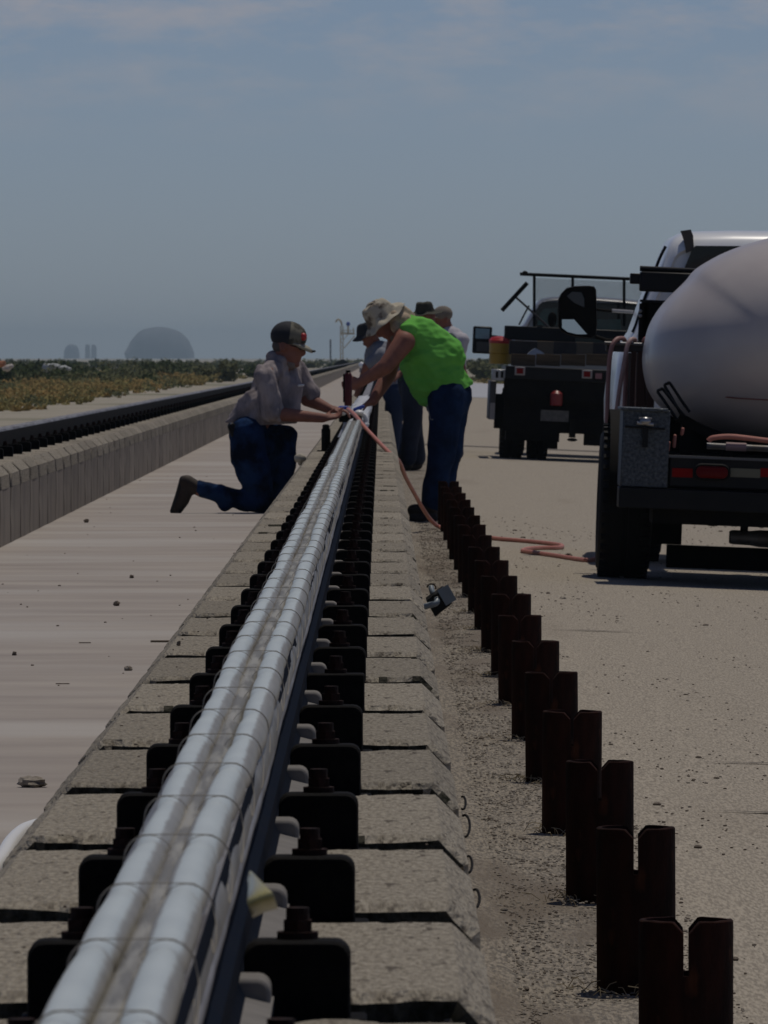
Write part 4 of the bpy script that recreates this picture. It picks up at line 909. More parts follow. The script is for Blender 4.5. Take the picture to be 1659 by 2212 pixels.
b = MB(); b.ball(T.q(1193, 690, Yc - .04), (.055, .03, .09), 12, 8); part(b, 'headrest', DARKFR, rw)
b = MB(); b.tube([T.q(1143, 660, Yc + .3), T.q(1132, 680, Yc + .3), T.q(1121, 702, Yc + .3)], .010, 8); part(b, 'window_post', DARKFR, cab)
Ym = 106.2
b = MB(); T.box(b, 1021, 704, 1061, 763, Ym, Ym + .12); mh = part(b, 'mirror_housing', BLACKP, t2, bevel=.02)
b = MB(); T.box(b, 1027, 709, 1057, 731, Ym - .01, Ym + .0); part(b, 'mirror_glass', mat('blueish_mirror', (.10, .16, .21), .1, metal=.6), mh)
b = MB(); T.box(b, 1029, 738, 1056, 759, Ym - .01, Ym + .0); part(b, 'mirror_glass', mat('dull_mirror', (.035, .038, .04), .2), mh)
b = MB(); b.tube([T.q(1060, 727, Ym + .05), T.q(1108, 733, Ym + .05)], .022, 10); part(b, 'mirror_arm', DARKFR, mh)
# things on the second truck
r5 = T.root('water_cooler', label='yellow round water cooler with red lid at the truck bed corner', cat='cooler')
b = MB(); c = T.q(1080, 786, 102.6); h_ = T.q(1080, 742, 102.6).z - c.z
b.tube([(c.x, c.y, c.z + h_ * t) for t in (0, .02, .48, .5, .52, 1)], [.120, .128, .130, .122, .132, .134], 24); part(b, 'body', YELLOW, r5)
b = MB(); b.tube([(c.x, c.y, c.z + h_ * t) for t in (1.0, 1.14, 1.30, 1.36)], [.138, .140, .11, .04], 24); part(b, 'lid', REDP, r5)
b = MB(); pp = [T.q(x_, y_, Yt + 1.6) for (x_, y_) in ((1140, 764), (1150, 755), (1156, 752), (1168, 758), (1176, 764))]
b.sections([[(p.x, p.y + d, p.z) for p in pp] + [(pp[-1].x, pp[-1].y + d, pp[-1].z - .05), (pp[0].x, pp[0].y + d, pp[0].z - .05)] for d in (0, .1, .2)])
r6 = T.root('white_bag', label='white plastic bag peaking above the far truck bed boards', cat='bag'); part(b, 'bag', WHITESHEET, r6)
r7 = T.root('long_squeegee', label='long handled squeegee leaning out over the far truck bed', cat='squeegee')
b = MB(); b.bar(T.q(1084, 671, Yt + 2.8), T.q(1139, 611, Yt + 2.8), .028, .05); part(b, 'squeegee_head', DARKFR, r7)
b = MB(); b.tube([T.q(1113, 641, Yt + 2.8), T.q(1150, 674, Yt + 2.9), T.q(1215, 735, Yt + 3.0)], .013, 8); part(b, 'handle', mat('dark_handle', (.04, .035, .035), .6), r7)

# ------------------------------------------------------------------ people
def dens(o, vox, sm=4, folds=None, seed=0):
    r_ = o.modifiers.new('r', 'REMESH'); r_.mode = 'VOXEL'; r_.voxel_size = vox; r_.use_smooth_shade = True
    s_ = o.modifiers.new('s', 'SMOOTH'); s_.factor = .5; s_.iterations = sm
    dg = bpy.context.evaluated_depsgraph_get(); me = bpy.data.meshes.new_from_object(o.evaluated_get(dg))
    me.materials.clear()
    for m_ in o.data.materials: me.materials.append(m_)
    o.modifiers.clear(); old = o.data; o.data = me; bpy.data.meshes.remove(old)
    if folds:
        amp, sc_, strv = folds; n_ = len(me.vertices); sv = Vector(strv)
        nv = [v.normal.copy() for v in me.vertices]
        for v, nn__ in zip(me.vertices, nv):
            q = Vector((v.co.x * sv.x, v.co.y * sv.y, v.co.z * sv.z)) * sc_ + Vector((seed * 3.7, 0, 0))
            k = noise.noise(q) + .5 * noise.noise(q * 2.3); k = k if k > 0 else k * .6
            v.co += nn__ * amp * k
    me.polygons.foreach_set('use_smooth', [True] * len(me.polygons)); return o
def limb(b, pts, rs):
    for i in range(len(pts) - 1): b.capsule(pts[i], pts[i + 1], rs[i], rs[i + 1])
def mk(root, name, shapes, m, vox=.011, sm=3, folds=None, seed=0):
    b = MB(); shapes(b); o = b.build(name, m, root, smooth=0); return dens(o, vox, sm, folds, seed)
def head(b, c, fwd, up, s=1.0, neck=None):
    """skull, jaw, nose, brows, ears"""
    f = Vector(fwd).normalized(); u = Vector(up); u = (u - f * u.dot(f)).normalized(); r = f.cross(u); c = Vector(c)
    rot = Matrix((r, f, u)).transposed()
    g = lambda a, b_, d: c + r * a * s + f * b_ * s + u * d * s
    b.ball(g(0, -.005, .025), Vector((.076, .096, .098)) * s, 18, 12, rot)
    b.ball(g(0, .028, -.045), Vector((.056, .066, .070)) * s, 16, 10, rot)
    b.ball(g(0, .092, -.018), Vector((.014, .026, .026)) * s, 10, 8, rot)
    b.ball(g(0, .082, .022), Vector((.050, .016, .012)) * s, 10, 8, rot)
    b.ball(g(0, .082, -.062), Vector((.026, .014, .009)) * s, 10, 6, rot)
    b.ball(g(0, .075, -.095), Vector((.026, .02, .018)) * s, 10, 6, rot)
    for e in (-1, 1): b.ball(g(e * .078, -.008, -.012), Vector((.010, .020, .032)) * s, 10, 6, rot)
    if neck is not None: b.capsule(g(0, -.02, -.03), neck, .055 * s, .062 * s)
    return g, rot
def hand(b, wrist, d, palm_n, grip=.6, s=1.0, spread=.5):
    """palm, four unequal bent fingers and a thumb from the side of the palm"""
    d = Vector(d).normalized(); n_ = Vector(palm_n); n_ = (n_ - d * n_.dot(d)).normalized(); x = d.cross(n_); wrist = Vector(wrist)
    rot = Matrix((x, d, n_)).transposed()
    b.ball(wrist + d * .048 * s, Vector((.040, .054, .017)) * s, 14, 9, rot); b.capsule(wrist - d * .01, wrist + d * .03 * s, .026 * s, .026 * s)
    for i, (off, ln) in enumerate(((-.030, .068), (-.010, .078), (.011, .072), (.030, .056))):
        p = wrist + (d * .086 + x * off) * s; ang = 0; dirv = d.copy()
        for k in range(3):
            ang += grip * (.55, .75, .5)[k]; dirv = (d * math.cos(ang) + n_ * math.sin(ang) + x * off * 3 * spread).normalized()
            q = p + dirv * ln * (.45, .32, .23)[k] * s; b.capsule(p, q, (.0095 - .001 * k) * s, (.0088 - .001 * k) * s, 8); p = q
    p = wrist + (d * .025 - x * .034) * s; q = p + (d * .030 - x * .022 + n_ * .012) * s; b.capsule(p, q, .012 * s, .0105 * s, 8)
    b.capsule(q, q + (d * .030 - x * .002 + n_ * .016) * s, .0105 * s, .009 * s, 8)

# -- kneeling man
Yk = 56.6; near, far = -.17, .17
def K(x, y, d=0.0): return P(x, y, Yk + d)
kn = empty('person', (K(560, 1100).x, Yk, 0), label='man kneeling on one knee in grey mauve shirt, jeans and cap', cat='person')
neckK = K(607, 792, 0); hdK = K(623, 747, 0)
fK = Vector((.90, -.30, -.22))
elbN, wrN = K(590, 893, near - .02), K(697, 903, near + .02); elbF, wrF = K(664, 862, far), K(712, 884, far - .08)
shN, shF = K(571, 812, near), K(640, 800, far)
hipN, hipF = K(533, 938, near * .6), K(533, 935, far * .6)
kneN, ankN = K(566, 1083, near * .7), K(428, 1058, near * .7)
kneF, ankF = K(616, 945, far * .8), K(600, 1068, far * .8)
def body(b):
    head(b, hdK, fK, (.1, 0, 1), 1.10, neckK)
    limb(b, [neckK, K(590, 850, 0), K(542, 935, 0)], [.06, .085, .08]); limb(b, [shN, elbN, wrN], [.062, .050, .031]); limb(b, [shF, elbF, wrF], [.060, .050, .031])
    limb(b, [neckK, shN], [.06, .062]); limb(b, [neckK, shF], [.06, .06])
    limb(b, [hipN, kneN, ankN], [.085, .058, .04]); limb(b, [hipF, kneF, ankF], [.085, .058, .04])
    hand(b, wrN, (1, .1, .12), (0, -.3, .8), .75); hand(b, wrF, (1, -.1, -.08), (0, 0, -1), .7)
mk(kn, 'body', body, SKIN, .0085, 2)
def shirt(b):
    limb(b, [K(598, 796), K(590, 825), K(580, 870), K(562, 905)], [.085, .120, .135, .135])
    limb(b, [K(628, 812, .05), K(626, 850), K(616, 890), K(600, 905)], [.075, .085, .095, .10])
    limb(b, [shN, K(582, 845, near - .02), lerp(shN, elbN, .92)], [.070, .068, .074]); limb(b, [shF, lerp(shF, elbF, .5), K(668, 852, far)], [.070, .068, .066])
    limb(b, [K(600, 793), shN], [.065, .070]); limb(b, [K(607, 795), shF], [.06, .07])
    b.capsule(K(552, 872, -.03), K(512, 903, -.03), .10, .060); b.capsule(K(515, 900, -.05), K(489, 911, -.06), .050, .012); b.capsule(K(560, 905), K(520, 912), .11, .055)
    b.capsule(K(592, 772, -.01), K(606, 780, -.05), .045, .04)
sh = mk(kn, 'shirt', shirt, SHIRTG, .0085, 1, (.026, 8.5, (1.5, 1.6, .6)), 1)
def hem(o, root, a, c):
    me = o.data; o0 = Vector(ORG[root.name]); a_ = a - o0; c_ = c - o0; dr = c_ - a_; nrm = Vector((-dr.z, 0, dr.x)).normalized()
    if nrm.z > 0: nrm = -nrm
    bm = bmesh.new(); bm.from_mesh(me); bmesh.ops.bisect_plane(bm, geom=bm.verts[:] + bm.edges[:] + bm.faces[:], plane_co=a_, plane_no=nrm, clear_outer=True); bm.to_mesh(me); bm.free()
hem(sh, kn, K(480, 922), K(655, 914))
def jeans(b):
    limb(b, [K(540, 915), K(538, 942)], [.115, .125])
    limb(b, [hipN, K(537, 985, near * .7), K(557, 1045, near * .7), kneN], [.115, .118, .104, .080])
    limb(b, [hipF, K(575, 945, far * .8), kneF], [.110, .100, .082]); limb(b, [kneF, K(606, 1000, far * .8), K(592, 1045, far * .8), ankF], [.080, .100, .090, .066]); b.capsule(K(560, 960), K(600, 965, .1), .10, .07)
    limb(b, [K(570, 1085, near * .7), K(520, 1080, near * .7), K(470, 1066, near * .7), K(433, 1055, near * .7)], [.076, .066, .060, .052])
    b.capsule(K(487, 1072, near * .7), K(487, 1088, near * .7), .062, .052)
mk(kn, 'jeans', jeans, mat('blue_jeans', (0.013, 0.036, 0.10), 0.92, spec=.05, col2=(0.0035, 0.008, 0.020), nscale=5, bump=.5, bscale=40, contrast=(.45, .6)), .010, 2, (.014, 8.0, (1.2, 1, 1)), 5)
def boot(b):
    limb(b, [K(420, 1052, near * .7), K(404, 1042, near * .7)], [.048, .050]); limb(b, [K(406, 1050, near * .7), K(396, 1080, near * .7), K(384, 1100, near * .7)], [.048, .042, .034])
    b.capsule(K(383, 1101, near * .7), K(380, 1106, near * .7), .032, .024)
mk(kn, 'boot', boot, BOOT, .009, 2, (.006, 12, (1, 1, 1)), 3)
b = MB(); limb(b, [K(396, 1036, near * .7), K(386, 1066, near * .7), K(373, 1104, near * .7)], [.026, .020, .018]); o = b.build('boot_sole', SOLE, kn)
def boot2(b): limb(b, [ankF, K(603, 1088, far * .8)], [.052, .046]); limb(b, [K(603, 1091, far * .8), K(640, 1096, far * .8)], [.044, .036])
mk(kn, 'boot', boot2, BOOT, .009, 2)
# cap
gK = None
def capshape(b, c, f, u, s, brim=1, crown=(.088, .108, .088)):
    f = Vector(f).normalized(); u = Vector(u); u = (u - f * u.dot(f)).normalized(); r = f.cross(u); rot = Matrix((r, f, u)).transposed()
    b.ball(Vector(c) + u * .045 * s - f * .006, Vector(crown) * s, 20, 12, rot); return r, f, u, rot
fK2 = Vector((.90, -.30, -.14))
b = MB(); r, f, u, rot = capshape(b, hdK + Vector((0, 0, .010)), fK2, (.14, 0, 1), 1.12); cp = b.build('cap', [HATK, HATC], kn, smooth=60)
cc = Vector(hdK) - Vector(ORG[kn.name]) + u * .045
me = cp.data; bm = bmesh.new(); bm.from_mesh(me); bmesh.ops.bisect_plane(bm, geom=bm.verts[:] + bm.edges[:] + bm.faces[:], plane_co=cc - u * .035, plane_no=u, clear_inner=True); bm.to_mesh(me); bm.free()
for p in me.polygons:
    if (p.center - cc).dot(f) > .012: p.material_index = 1
b = MB(); pts = []
for k in range(13):
    a = math.radians(-72 + 12 * k); q = Vector(hdK) + u * .018 + f * (.065 + .150 * max(0, math.cos(a)) ** .8 * .72) + r * (.082 * math.sin(a)) - u * (.030 * math.cos(a)); q0 = Vector(hdK) + u * .026 + f * (.085 * math.cos(a) + .015) + r * (.076 * math.sin(a)); pts.append((q0, q))
b.sections([[p[0] for p in pts], [lerp(p[0], p[1], .5) + u * .006 for p in pts], [p[1] for p in pts]], closed=False, caps=False)
o = b.build('brim', BRIMT, cp, smooth=60); o.modifiers.new('t', 'SOLIDIFY').thickness = .014
b = MB(); b.ball(Vector(hdK) + f * .172 - u * .010, (.018, .015, .008), 10, 6); b.build('brim_tip', HATK, cp)
b = MB(); b.ball(Vector(hdK) + u * .072 + f * .092 + Vector((.0, -.035, 0)), (.022, .020, .026), 12, 8); b.build('red_badge', REDP, cp)
def beard(b):
    g, rot = head(MB(), hdK, fK, (.1, 0, 1), 1.1); b.ball(g(0, .035, -.098), (.050, .052, .042), 14, 10, rot); b.ball(g(0, .01, -.085), (.060, .05, .04), 14, 10, rot)
mk(kn, 'beard', beard, BEARD, .008, 2, (.006, 40, (1, 1, 1)))
g, rot = head(MB(), hdK, fK, (.1, 0, 1), 1.1); b = MB(); b.ball(g(0, -.035, -.012), (.080, .068, .055), 14, 10, rot); b.build('hair', HAIR, kn)
b = MB(); b.ball(g(.028, .088, .004), (.024, .012, .013), 10, 6, rot); b.ball(g(-.028, .088, .004), (.024, .012, .013), 10, 6, rot); b.tube([g(.072, .0, .008), g(.055, .075, .008), g(.05, .085, .004)], .0035, 6); b.build('sunglasses', BLACKP, kn)
b = MB(); b.capsule(K(500, 921, -.15), K(506, 940, -.15), .026, .022); b.ball(K(499, 918, -.17), .012, 8, 6); b.build('belt_pouch', BLACKP, kn)
b = MB(); b.ball(K(499, 915, -.185), .007, 8, 6); b.build('metal_clip', CHROME, kn)
b = MB(); b.capsule(K(646, 833, -.10), K(655, 832, -.10), .008, .007); b.build('pocket_paper', WHITEC, kn)

# -- man in green sleeveless shirt
Yg = 60.0
def G(x, y, d=0.0): return P(x, y, Yg + d)
gm = empty('person', (G(945, 1100).x, Yg, -.12), label='man bending over the rail in a lime green sleeveless shirt', cat='person')
hdG = G(833, 696); fG = Vector((-.62, -.18, -.78)); upG = Vector((-.70, -.05, .62))
nkG = G(868, 712, .02); shGN, shGF = G(874, 738, -.17), G(862, 722, .17)
elG, wrG = G(833, 792, -.24), G(778, 826, -.12); elF, wrF2 = G(838, 812, .15), G(806, 866, .0)
def body(b):
    head(b, hdG, fG, upG, 1.0, nkG)
    limb(b, [nkG, G(900, 740), G(935, 800), G(965, 845)], [.07, .13, .14, .14])
    limb(b, [shGN, elG, wrG], [.075, .056, .034]); limb(b, [shGF, elF, wrF2], [.072, .055, .034]); limb(b, [nkG, shGN], [.06, .075]); limb(b, [nkG, shGF], [.06, .07])
    limb(b, [G(968, 855, -.08), G(955, 970, -.09), G(932, 1075, -.09)], [.09, .06, .045]); limb(b, [G(968, 855, .08), G(962, 970, .10), G(948, 1080, .12)], [.09, .06, .045])
    hand(b, wrG, (-1, .15, -.28), (0, 1, 0), .95, 1.05); hand(b, wrF2, (-.85, -.1, -.45), (0, 0, -1), .7, 1.0)
mk(gm, 'body', body, SKIN, .0088, 2)
def shirt(b):
    limb(b, [G(885, 712), G(905, 735), G(932, 775), G(955, 815), G(968, 842)], [.105, .165, .175, .165, .150])
    limb(b, [G(898, 752), G(905, 790), G(922, 830), G(925, 855)], [.10, .13, .125, .085]); b.capsule(G(915, 850), G(918, 872), .06, .022)
    b.capsule(G(960, 835), G(994, 832), .12, .065); b.capsule(G(990, 820), G(1010, 828), .09, .035)
    limb(b, [G(885, 708, -.02), G(884, 716, -.13)], [.085, .060]); limb(b, [G(885, 708), G(880, 712, .12)], [.085, .060])
    limb(b, [G(920, 730, .0), G(958, 770, 0)], [.13, .15])
sh = mk(gm, 'shirt', shirt, GREEN, .009, 2, (.016, 8.5, (.7, 1.2, 1.9)), 2)
# hem: cut the shirt off along a slanting line
me = sh.data; o0 = Vector(ORG[gm.name]); a_ = G(1018, 832) - o0; c_ = G(914, 884) - o0; dr = (c_ - a_); nrm = Vector((-dr.z, 0, dr.x)).normalized()
if nrm.z > 0: nrm = -nrm
bm = bmesh.new(); bm.from_mesh(me); bmesh.ops.bisect_plane(bm, geom=bm.verts[:] + bm.edges[:] + bm.faces[:], plane_co=a_, plane_no=nrm, clear_outer=True); bm.to_mesh(me); bm.free()
def jeans(b):
    limb(b, [G(960, 830), G(966, 858)], [.145, .165]); b.capsule(G(975, 838), G(985, 850), .12, .11)
    limb(b, [G(968, 860, -.06), G(962, 905, -.08), G(955, 975, -.09), G(945, 1030, -.09), G(934, 1082, -.09)], [.135, .115, .100, .088, .078])
    limb(b, [G(972, 860, .08), G(968, 920, .10), G(964, 980, .10), G(958, 1040, .10), G(952, 1085, .12)], [.150, .120, .100, .088, .078])
mk(gm, 'jeans', jeans, mat('deep_blue_jeans', (0.013, 0.032, 0.088), 0.92, spec=.05, col2=(0.006, 0.014, 0.038), nscale=6, bump=.5, bscale=40), .011, 2, (.012, 7, (1.3, 1, 1)), 8)
for dd, off in ((-.10, 0), (.13, 16)):
    def bt(b): limb(b, [G(932 + off, 1082, dd), G(932 + off, 1098, dd)], [.055, .050]); limb(b, [G(930 + off, 1100, dd), G(892 + off, 1102, dd)], [.046, .040]); b.box(G(884 + off, 0, dd).x, Yg + dd - .045, -.118, G(945 + off, 0, dd).x, Yg + dd + .045, -.075)
    mk(gm, 'boot', bt, BOOT, .010, 1)
def bucket(c, up, f, m, root, crown=(.095, .105, .105), brim=.165, droop=.04, name='hat', ct=.85, wave=.012, seed=0):
    u = Vector(up).normalized(); f = Vector(f); f = (f - u * f.dot(u)).normalized(); r = f.cross(u); c = Vector(c); b = MB(); n_ = 32; rings = []
    for (rx, h_) in ((brim, -droop), (brim * .93, -droop * .55), (brim * .78, -droop * .1), (crown[0] * 1.03, .0), (crown[0] * 1.0, crown[2] * .5), (crown[0] * ct, crown[2] * .93), (crown[0] * ct * .8, crown[2] * 1.0), (.01, crown[2] * .96)):
        ring = []
        for k in range(n_):
            a = 2 * math.pi * k / n_; wv = wave * noise.noise(Vector((math.cos(a) * 1.6, math.sin(a) * 1.6, seed + h_ * 9))) * (2.2 if h_ <= 0 else 1)
            ring.append(c + r * (rx + wv) * math.cos(a) + f * (rx * 1.1 + wv) * math.sin(a) + u * (h_ + wv))
        rings.append(ring)
    b.sections(rings, caps=False); o = b.build(name, m, root, smooth=60); o.modifiers.new('t', 'SOLIDIFY').thickness = .004
    s_ = o.modifiers.new('s', 'SUBSURF'); s_.render_levels = 1; return o
axG = Vector((-.60, -.12, .78))
bucket(hdG + axG.normalized() * .035, axG, (-.8, -.3, -.6), HATT, gm, crown=(.098, .10, .125), brim=.150, droop=.035, seed=3, wave=.018)
def scarf(b): b.capsule(G(858, 690, -.05), G(876, 700, -.02), .062, .07); b.capsule(G(868, 672, .0), G(884, 690, .03), .045, .05); b.capsule(G(856, 706, -.08), G(864, 712, -.08), .045, .04)
mk(gm, 'neck_cloth', scarf, CLOTH, .009, 2, (.012, 14, (1, 1, 1)), 4)
def beard(b): g, rot = head(MB(), hdG, fG, upG); b.ball(g(0, .035, -.10), (.045, .05, .045), 12, 8, rot)
mk(gm, 'beard', beard, BEARD, .009, 2)
b = MB(); b.tube(curve([G(922, 874, -.17), G(926, 890, -.18), G(930, 905, -.17), G(936, 906, -.17)], 4), .004, 6); b.capsule(G(958, 888, -.165), G(972, 882, -.16), .006, .006); b.capsule(G(960, 890, -.165), G(968, 895, -.16), .004, .004); b.build('key_cord', mat('dull_metal', (.14, .14, .15), .5), gm)

# -- helpers behind
def standing(Yp, hx, hy, feet, label, shirtm, hatf, lean=0.0, sh_w=.19, arm=None, cx_=None, legs=DENIMB, face=(-.7, -.5, -.4), top=None):
    def Q(x, y, d=0.0): return P(x, y, Yp + d)
    pp = Yp / F; c = Q(hx, hy); gz = -.12
    root = empty('person', (Q(feet, 0).x, Yp, gz), label=label, cat='person')
    nk = c + Vector((.05 + .05 * lean, .02, -.13)); cs = c + Vector((.07 + .04 * lean, .02, -.26 + .04 * lean)); hip = Vector((Q(feet, 0).x + .02 * 0, Yp, gz + .90 - .12 * abs(lean)))
    ms = lerp(cs, hip, .5) + Vector((.05 * lean, 0, .03))
    sN, sF = cs + Vector((.0, -sh_w, .03)), cs + Vector((.0, sh_w, .03))
    if lean < .2: sN, sF = cs + Vector((sh_w * .8, -.10, .03)), cs + Vector((-sh_w * .8, .10, .03))
    am = arm(Q) if arm else [[lerp(sN, hip, .55) + Vector((.10, -.05, 0)), hip + Vector((.09, -.10, .06))], [lerp(sF, hip, .55), hip + Vector((-.12, -.08, .08))]]
    kn_ = [lerp(hip, Vector((hip.x, Yp, gz + .08)), .5) + Vector((-.03 * lean + e * .0, e * .10, 0)) for e in (-1, 1)]; an = [Vector((hip.x + e * .05, Yp + e * .13, gz + .09)) for e in (-1, 1)]
    def body(b):
        head(b, c, face, (0, 0, 1), 1.0, nk); limb(b, [nk, cs, ms, hip], [.06, .12, .12, .12])
        for s_, (e_, w_) in zip((sN, sF), am): limb(b, [cs, s_, e_, w_], [.1, .06, .046, .032]); hand(b, w_, (w_ - e_).normalized(), (0, .5, -.5), .6)
        for k_, a_ in zip(kn_, an): limb(b, [hip, k_, a_], [.09, .055, .04])
    mk(root, 'body', body, SKIN, .012, 2)
    def shirt(b):
        limb(b, [cs + Vector((0, 0, .02)), ms, hip + Vector((0, 0, .04))], [.155 + .025 * lean, .158 + .02 * lean, .155]); 
        for s_, (e_, w_) in zip((sN, sF), am): limb(b, [cs, s_, lerp(s_, e_, .75)], [.13, .078, .070])
    mk(root, 'shirt', shirt, shirtm, .013, 2, (.014, 7, (1.4, 1.4, .6)), hx)
    def pants(b):
        b.capsule(hip, hip + Vector((0, 0, -.06)), .150, .150)
        for k_, a_ in zip(kn_, an): limb(b, [hip + Vector((0, (k_.y - Yp), -.05)), k_, a_ + Vector((0, 0, .03))], [.120, .095, .080])
    mk(root, 'trousers', pants, legs, .013, 2, (.010, 7, (1, 1, 1)), hx + 1)
    for a_ in an:
        def bt(b): limb(b, [a_, a_ + Vector((0, 0, -.035))], [.055, .05]); limb(b, [a_ + Vector((-.01, 0, -.045)), a_ + Vector((-.13, -.05, -.050))], [.045, .038])
        mk(root, 'boot', bt, BOOT, .013, 1)
    hatf(root, c); return root, c, cs
standing(95, 801, 730, 856, 'stooping man in blue grey shirt and black brimmed hat at the rail', SHIRTB,
         lambda r_, c: bucket(c + Vector((-.02, 0, .045)), (-.35, 0, 1), (-1, 0, 0), HATK, r_, crown=(.108, .11, .13), brim=.165, droop=.035), lean=1.0, sh_w=.17,
         arm=lambda Q: [[Q(792, 790, -.15), Q(778, 830, -.1)], [Q(800, 800, .15), Q(782, 832, .1)]], face=(-.8, -.3, -.5), legs=DENIM)
standing(87, 922, 688, 892, 'man in dark olive wide brimmed hat standing behind the green shirt', SHIRTT,
         lambda r_, c: bucket(c + Vector((-.02, 0, .055)), (-.08, -.1, 1), (-1, -.4, 0), HATO, r_, crown=(.078, .080, .11), brim=.165, droop=.006, ct=.92), lean=.15, face=(-.8, -.5, -.35))
def caphat(r_, c):
    b = MB(); r, f, u, rot = capshape(b, c, (-.85, -.3, -.1), (-.05, 0, 1), 1.0, crown=(.090, .108, .088)); k = b.build('cap', HATP, r_)
    b = MB(); b.ball(c + f * .12 + u * .02, (.085, .075, .010), 14, 6, rot); b.build('brim', HATP, k)
standing(92, 956, 688, 976, 'man in white shirt and pale cap standing farthest right of the helpers', SHIRTW, caphat, lean=.15, sh_w=.16,
         arm=lambda Q: [[Q(992, 765, -.12), Q(1001, 800, -.14)], [Q(960, 780, .1), Q(935, 800, .0)]], face=(-.85, -.3, -.3), legs=DENIM)

# ------------------------------------------------------------------ vegetation
def leaves(b, c, rx, ry, rz, n, size, seed, shell=.35):
    rr = random.Random(seed); cl_ = [(rr.uniform(-.8, .8), rr.uniform(-.8, .8), rr.uniform(.1, .95), rr.uniform(.25, .55)) for _ in range(max(4, n // 30))]
    for i in range(n):
        q = cl_[rr.randrange(len(cl_))]; d = Vector((rr.gauss(0, 1), rr.gauss(0, 1), rr.gauss(0, 1))).normalized() * q[3] * rr.uniform(shell, 1)
        p = Vector((c[0] + (q[0] + d.x) * rx, c[1] + (q[1] + d.y) * ry, c[2] + max(.02, (q[2] * .8 + d.z * .7)) * rz))
        a = Vector((rr.uniform(-1, 1), rr.uniform(-1, 1), rr.uniform(-1, 1))).normalized(); e = a.orthogonal().normalized(); s_ = size * rr.uniform(.6, 1.4)
        k = len(b.v); b.v.extend([tuple(p + a * s_), tuple(p + e * s_ * .55), tuple(p - a * s_), tuple(p - e * s_ * .55)]); b.f.append((k, k + 1, k + 2, k + 3))
def bush(x, y, Y, wpx, hpx, m, label, n=500, grp='shrubs beyond the track'):
    c = P(x, y, Y); w_ = wpx / 2 * Y / F; h_ = hpx * Y / F; g = Vector((c.x, Y, -.6 if abs(c.x) > 45 else -.1))
    root = empty('shrub', g, label=label, cat='shrub', group=grp)
    b = MB(); leaves(b, g, w_, w_, max(h_, c.z + h_ * .3 - g.z), n, .035 * Y / 200 + .03, int(x * 7 + Y)); b.build('foliage', m, root, smooth=0)
    b = MB()
    for k in range(5): b.tube([g + Vector((R.uniform(-.1, .1), R.uniform(-.1, .1), 0)), g + Vector((R.uniform(-.5, .5) * w_, R.uniform(-.5, .5) * w_, .6 * h_))], [.03, .012], 5)
    b.build('stem', TWIG, root)
bush(10, 838, 330, 40, 50, LEAFD, 'dark green shrub at the left frame edge in the dry grass', 500)
bush(82, 812, 400, 100, 44, LEAFD, 'broad dark shrub below the pale heap in the scrub', 1100)
bush(150, 795, 520, 42, 34, LEAFD, 'small rounded dark shrub standing against the sky left of the hill', 500)
bush(210, 800, 480, 60, 26, LEAFG, 'grey green shrub right of the pale heap', 500)
bush(342, 806, 430, 90, 42, LEAFD, 'large dark green shrub in front of the rounded hill', 1100)
bush(450, 808, 420, 70, 34, LEAFG, 'olive shrub between the hill and the kneeling man', 700)
bush(493, 802, 400, 38, 48, LEAFG, 'tall feathery shrub just left of the kneeling man', 600)
bush(560, 800, 450, 60, 30, LEAFD, 'dark shrub directly behind the kneeling man\'s back', 600)
bush(1038, 803, 480, 60, 40, LEAFG, 'olive shrub right of the standing helpers', 700)
bush(670, 788, 900, 20, 14, LEAFG, 'lone small shrub behind the far end of the left rail', 200)
bg_, bd, by = MB(), MB(), MB()
rv = random.Random(11)
for i in range(1500):        # scrub in depth, growing thicker with distance
    Y = 330 + 1500 * rv.random() ** 1.6; half = .048 * Y; x = rv.uniform(-half - 3, half + 3)
    if -9 < x < (6 if Y < 900 else 2) and Y < 900: continue
    hh = rv.uniform(.45, .95) * (1.0 if rv.random() < .93 else 1.25); g = (x, Y, -.1 if abs(x) < 40 and Y < 900 else -.6)
    leaves(bd if rv.random() < .45 else bg_, g, hh * rv.uniform(.7, 1.5), hh, hh + (.5 if g[2] < -.2 else 0), 70, .05 + Y / 9000, i)
def tuft(b, x, y, z, h_, n, rr):
    for k in range(n):
        a = rr.uniform(0, 6.28); d = rr.uniform(0, .45) * h_; p = Vector((x + d * math.cos(a), y + d * math.sin(a), z)); l = h_ * rr.uniform(.5, 1.1); a2 = rr.uniform(0, 6.28)
        q = p + Vector((math.cos(a2) * l * .8, math.sin(a2) * l * .8, l * .75)); w_ = .008 + .00009 * y; k0 = len(b.v)
        b.v.extend([(p.x - w_, p.y, p.z), (p.x + w_, p.y, p.z), tuple(q)]); b.f.append((k0, k0 + 1, k0 + 2))
for i in range(9000):
    Y = 178 + 330 * rv.random() ** 1.3; x = -7.0 - rv.random() * (.05 * Y + 1) if rv.random() < .8 else 5.2 + rv.random() * .05 * Y
    if x > 0 and Y < 430: Y = rv.uniform(430, 560)
    if x > -8.2 - 1.1 * noise.noise(Vector((0, Y * .05, 0))) and x < 0 and rv.random() < .7: continue
    dns = noise.noise(Vector((x * .45, Y * .05, 2)))
    if dns < -.25: continue
    b_ = by if noise.noise(Vector((x * .3, Y * .03, 9))) > -.25 else bg_
    tuft(b_, x, Y, -.1 if x < 0 else apron_z(6) - .02, rv.uniform(.07, .22) * (1.2 + dns), 12, rv)
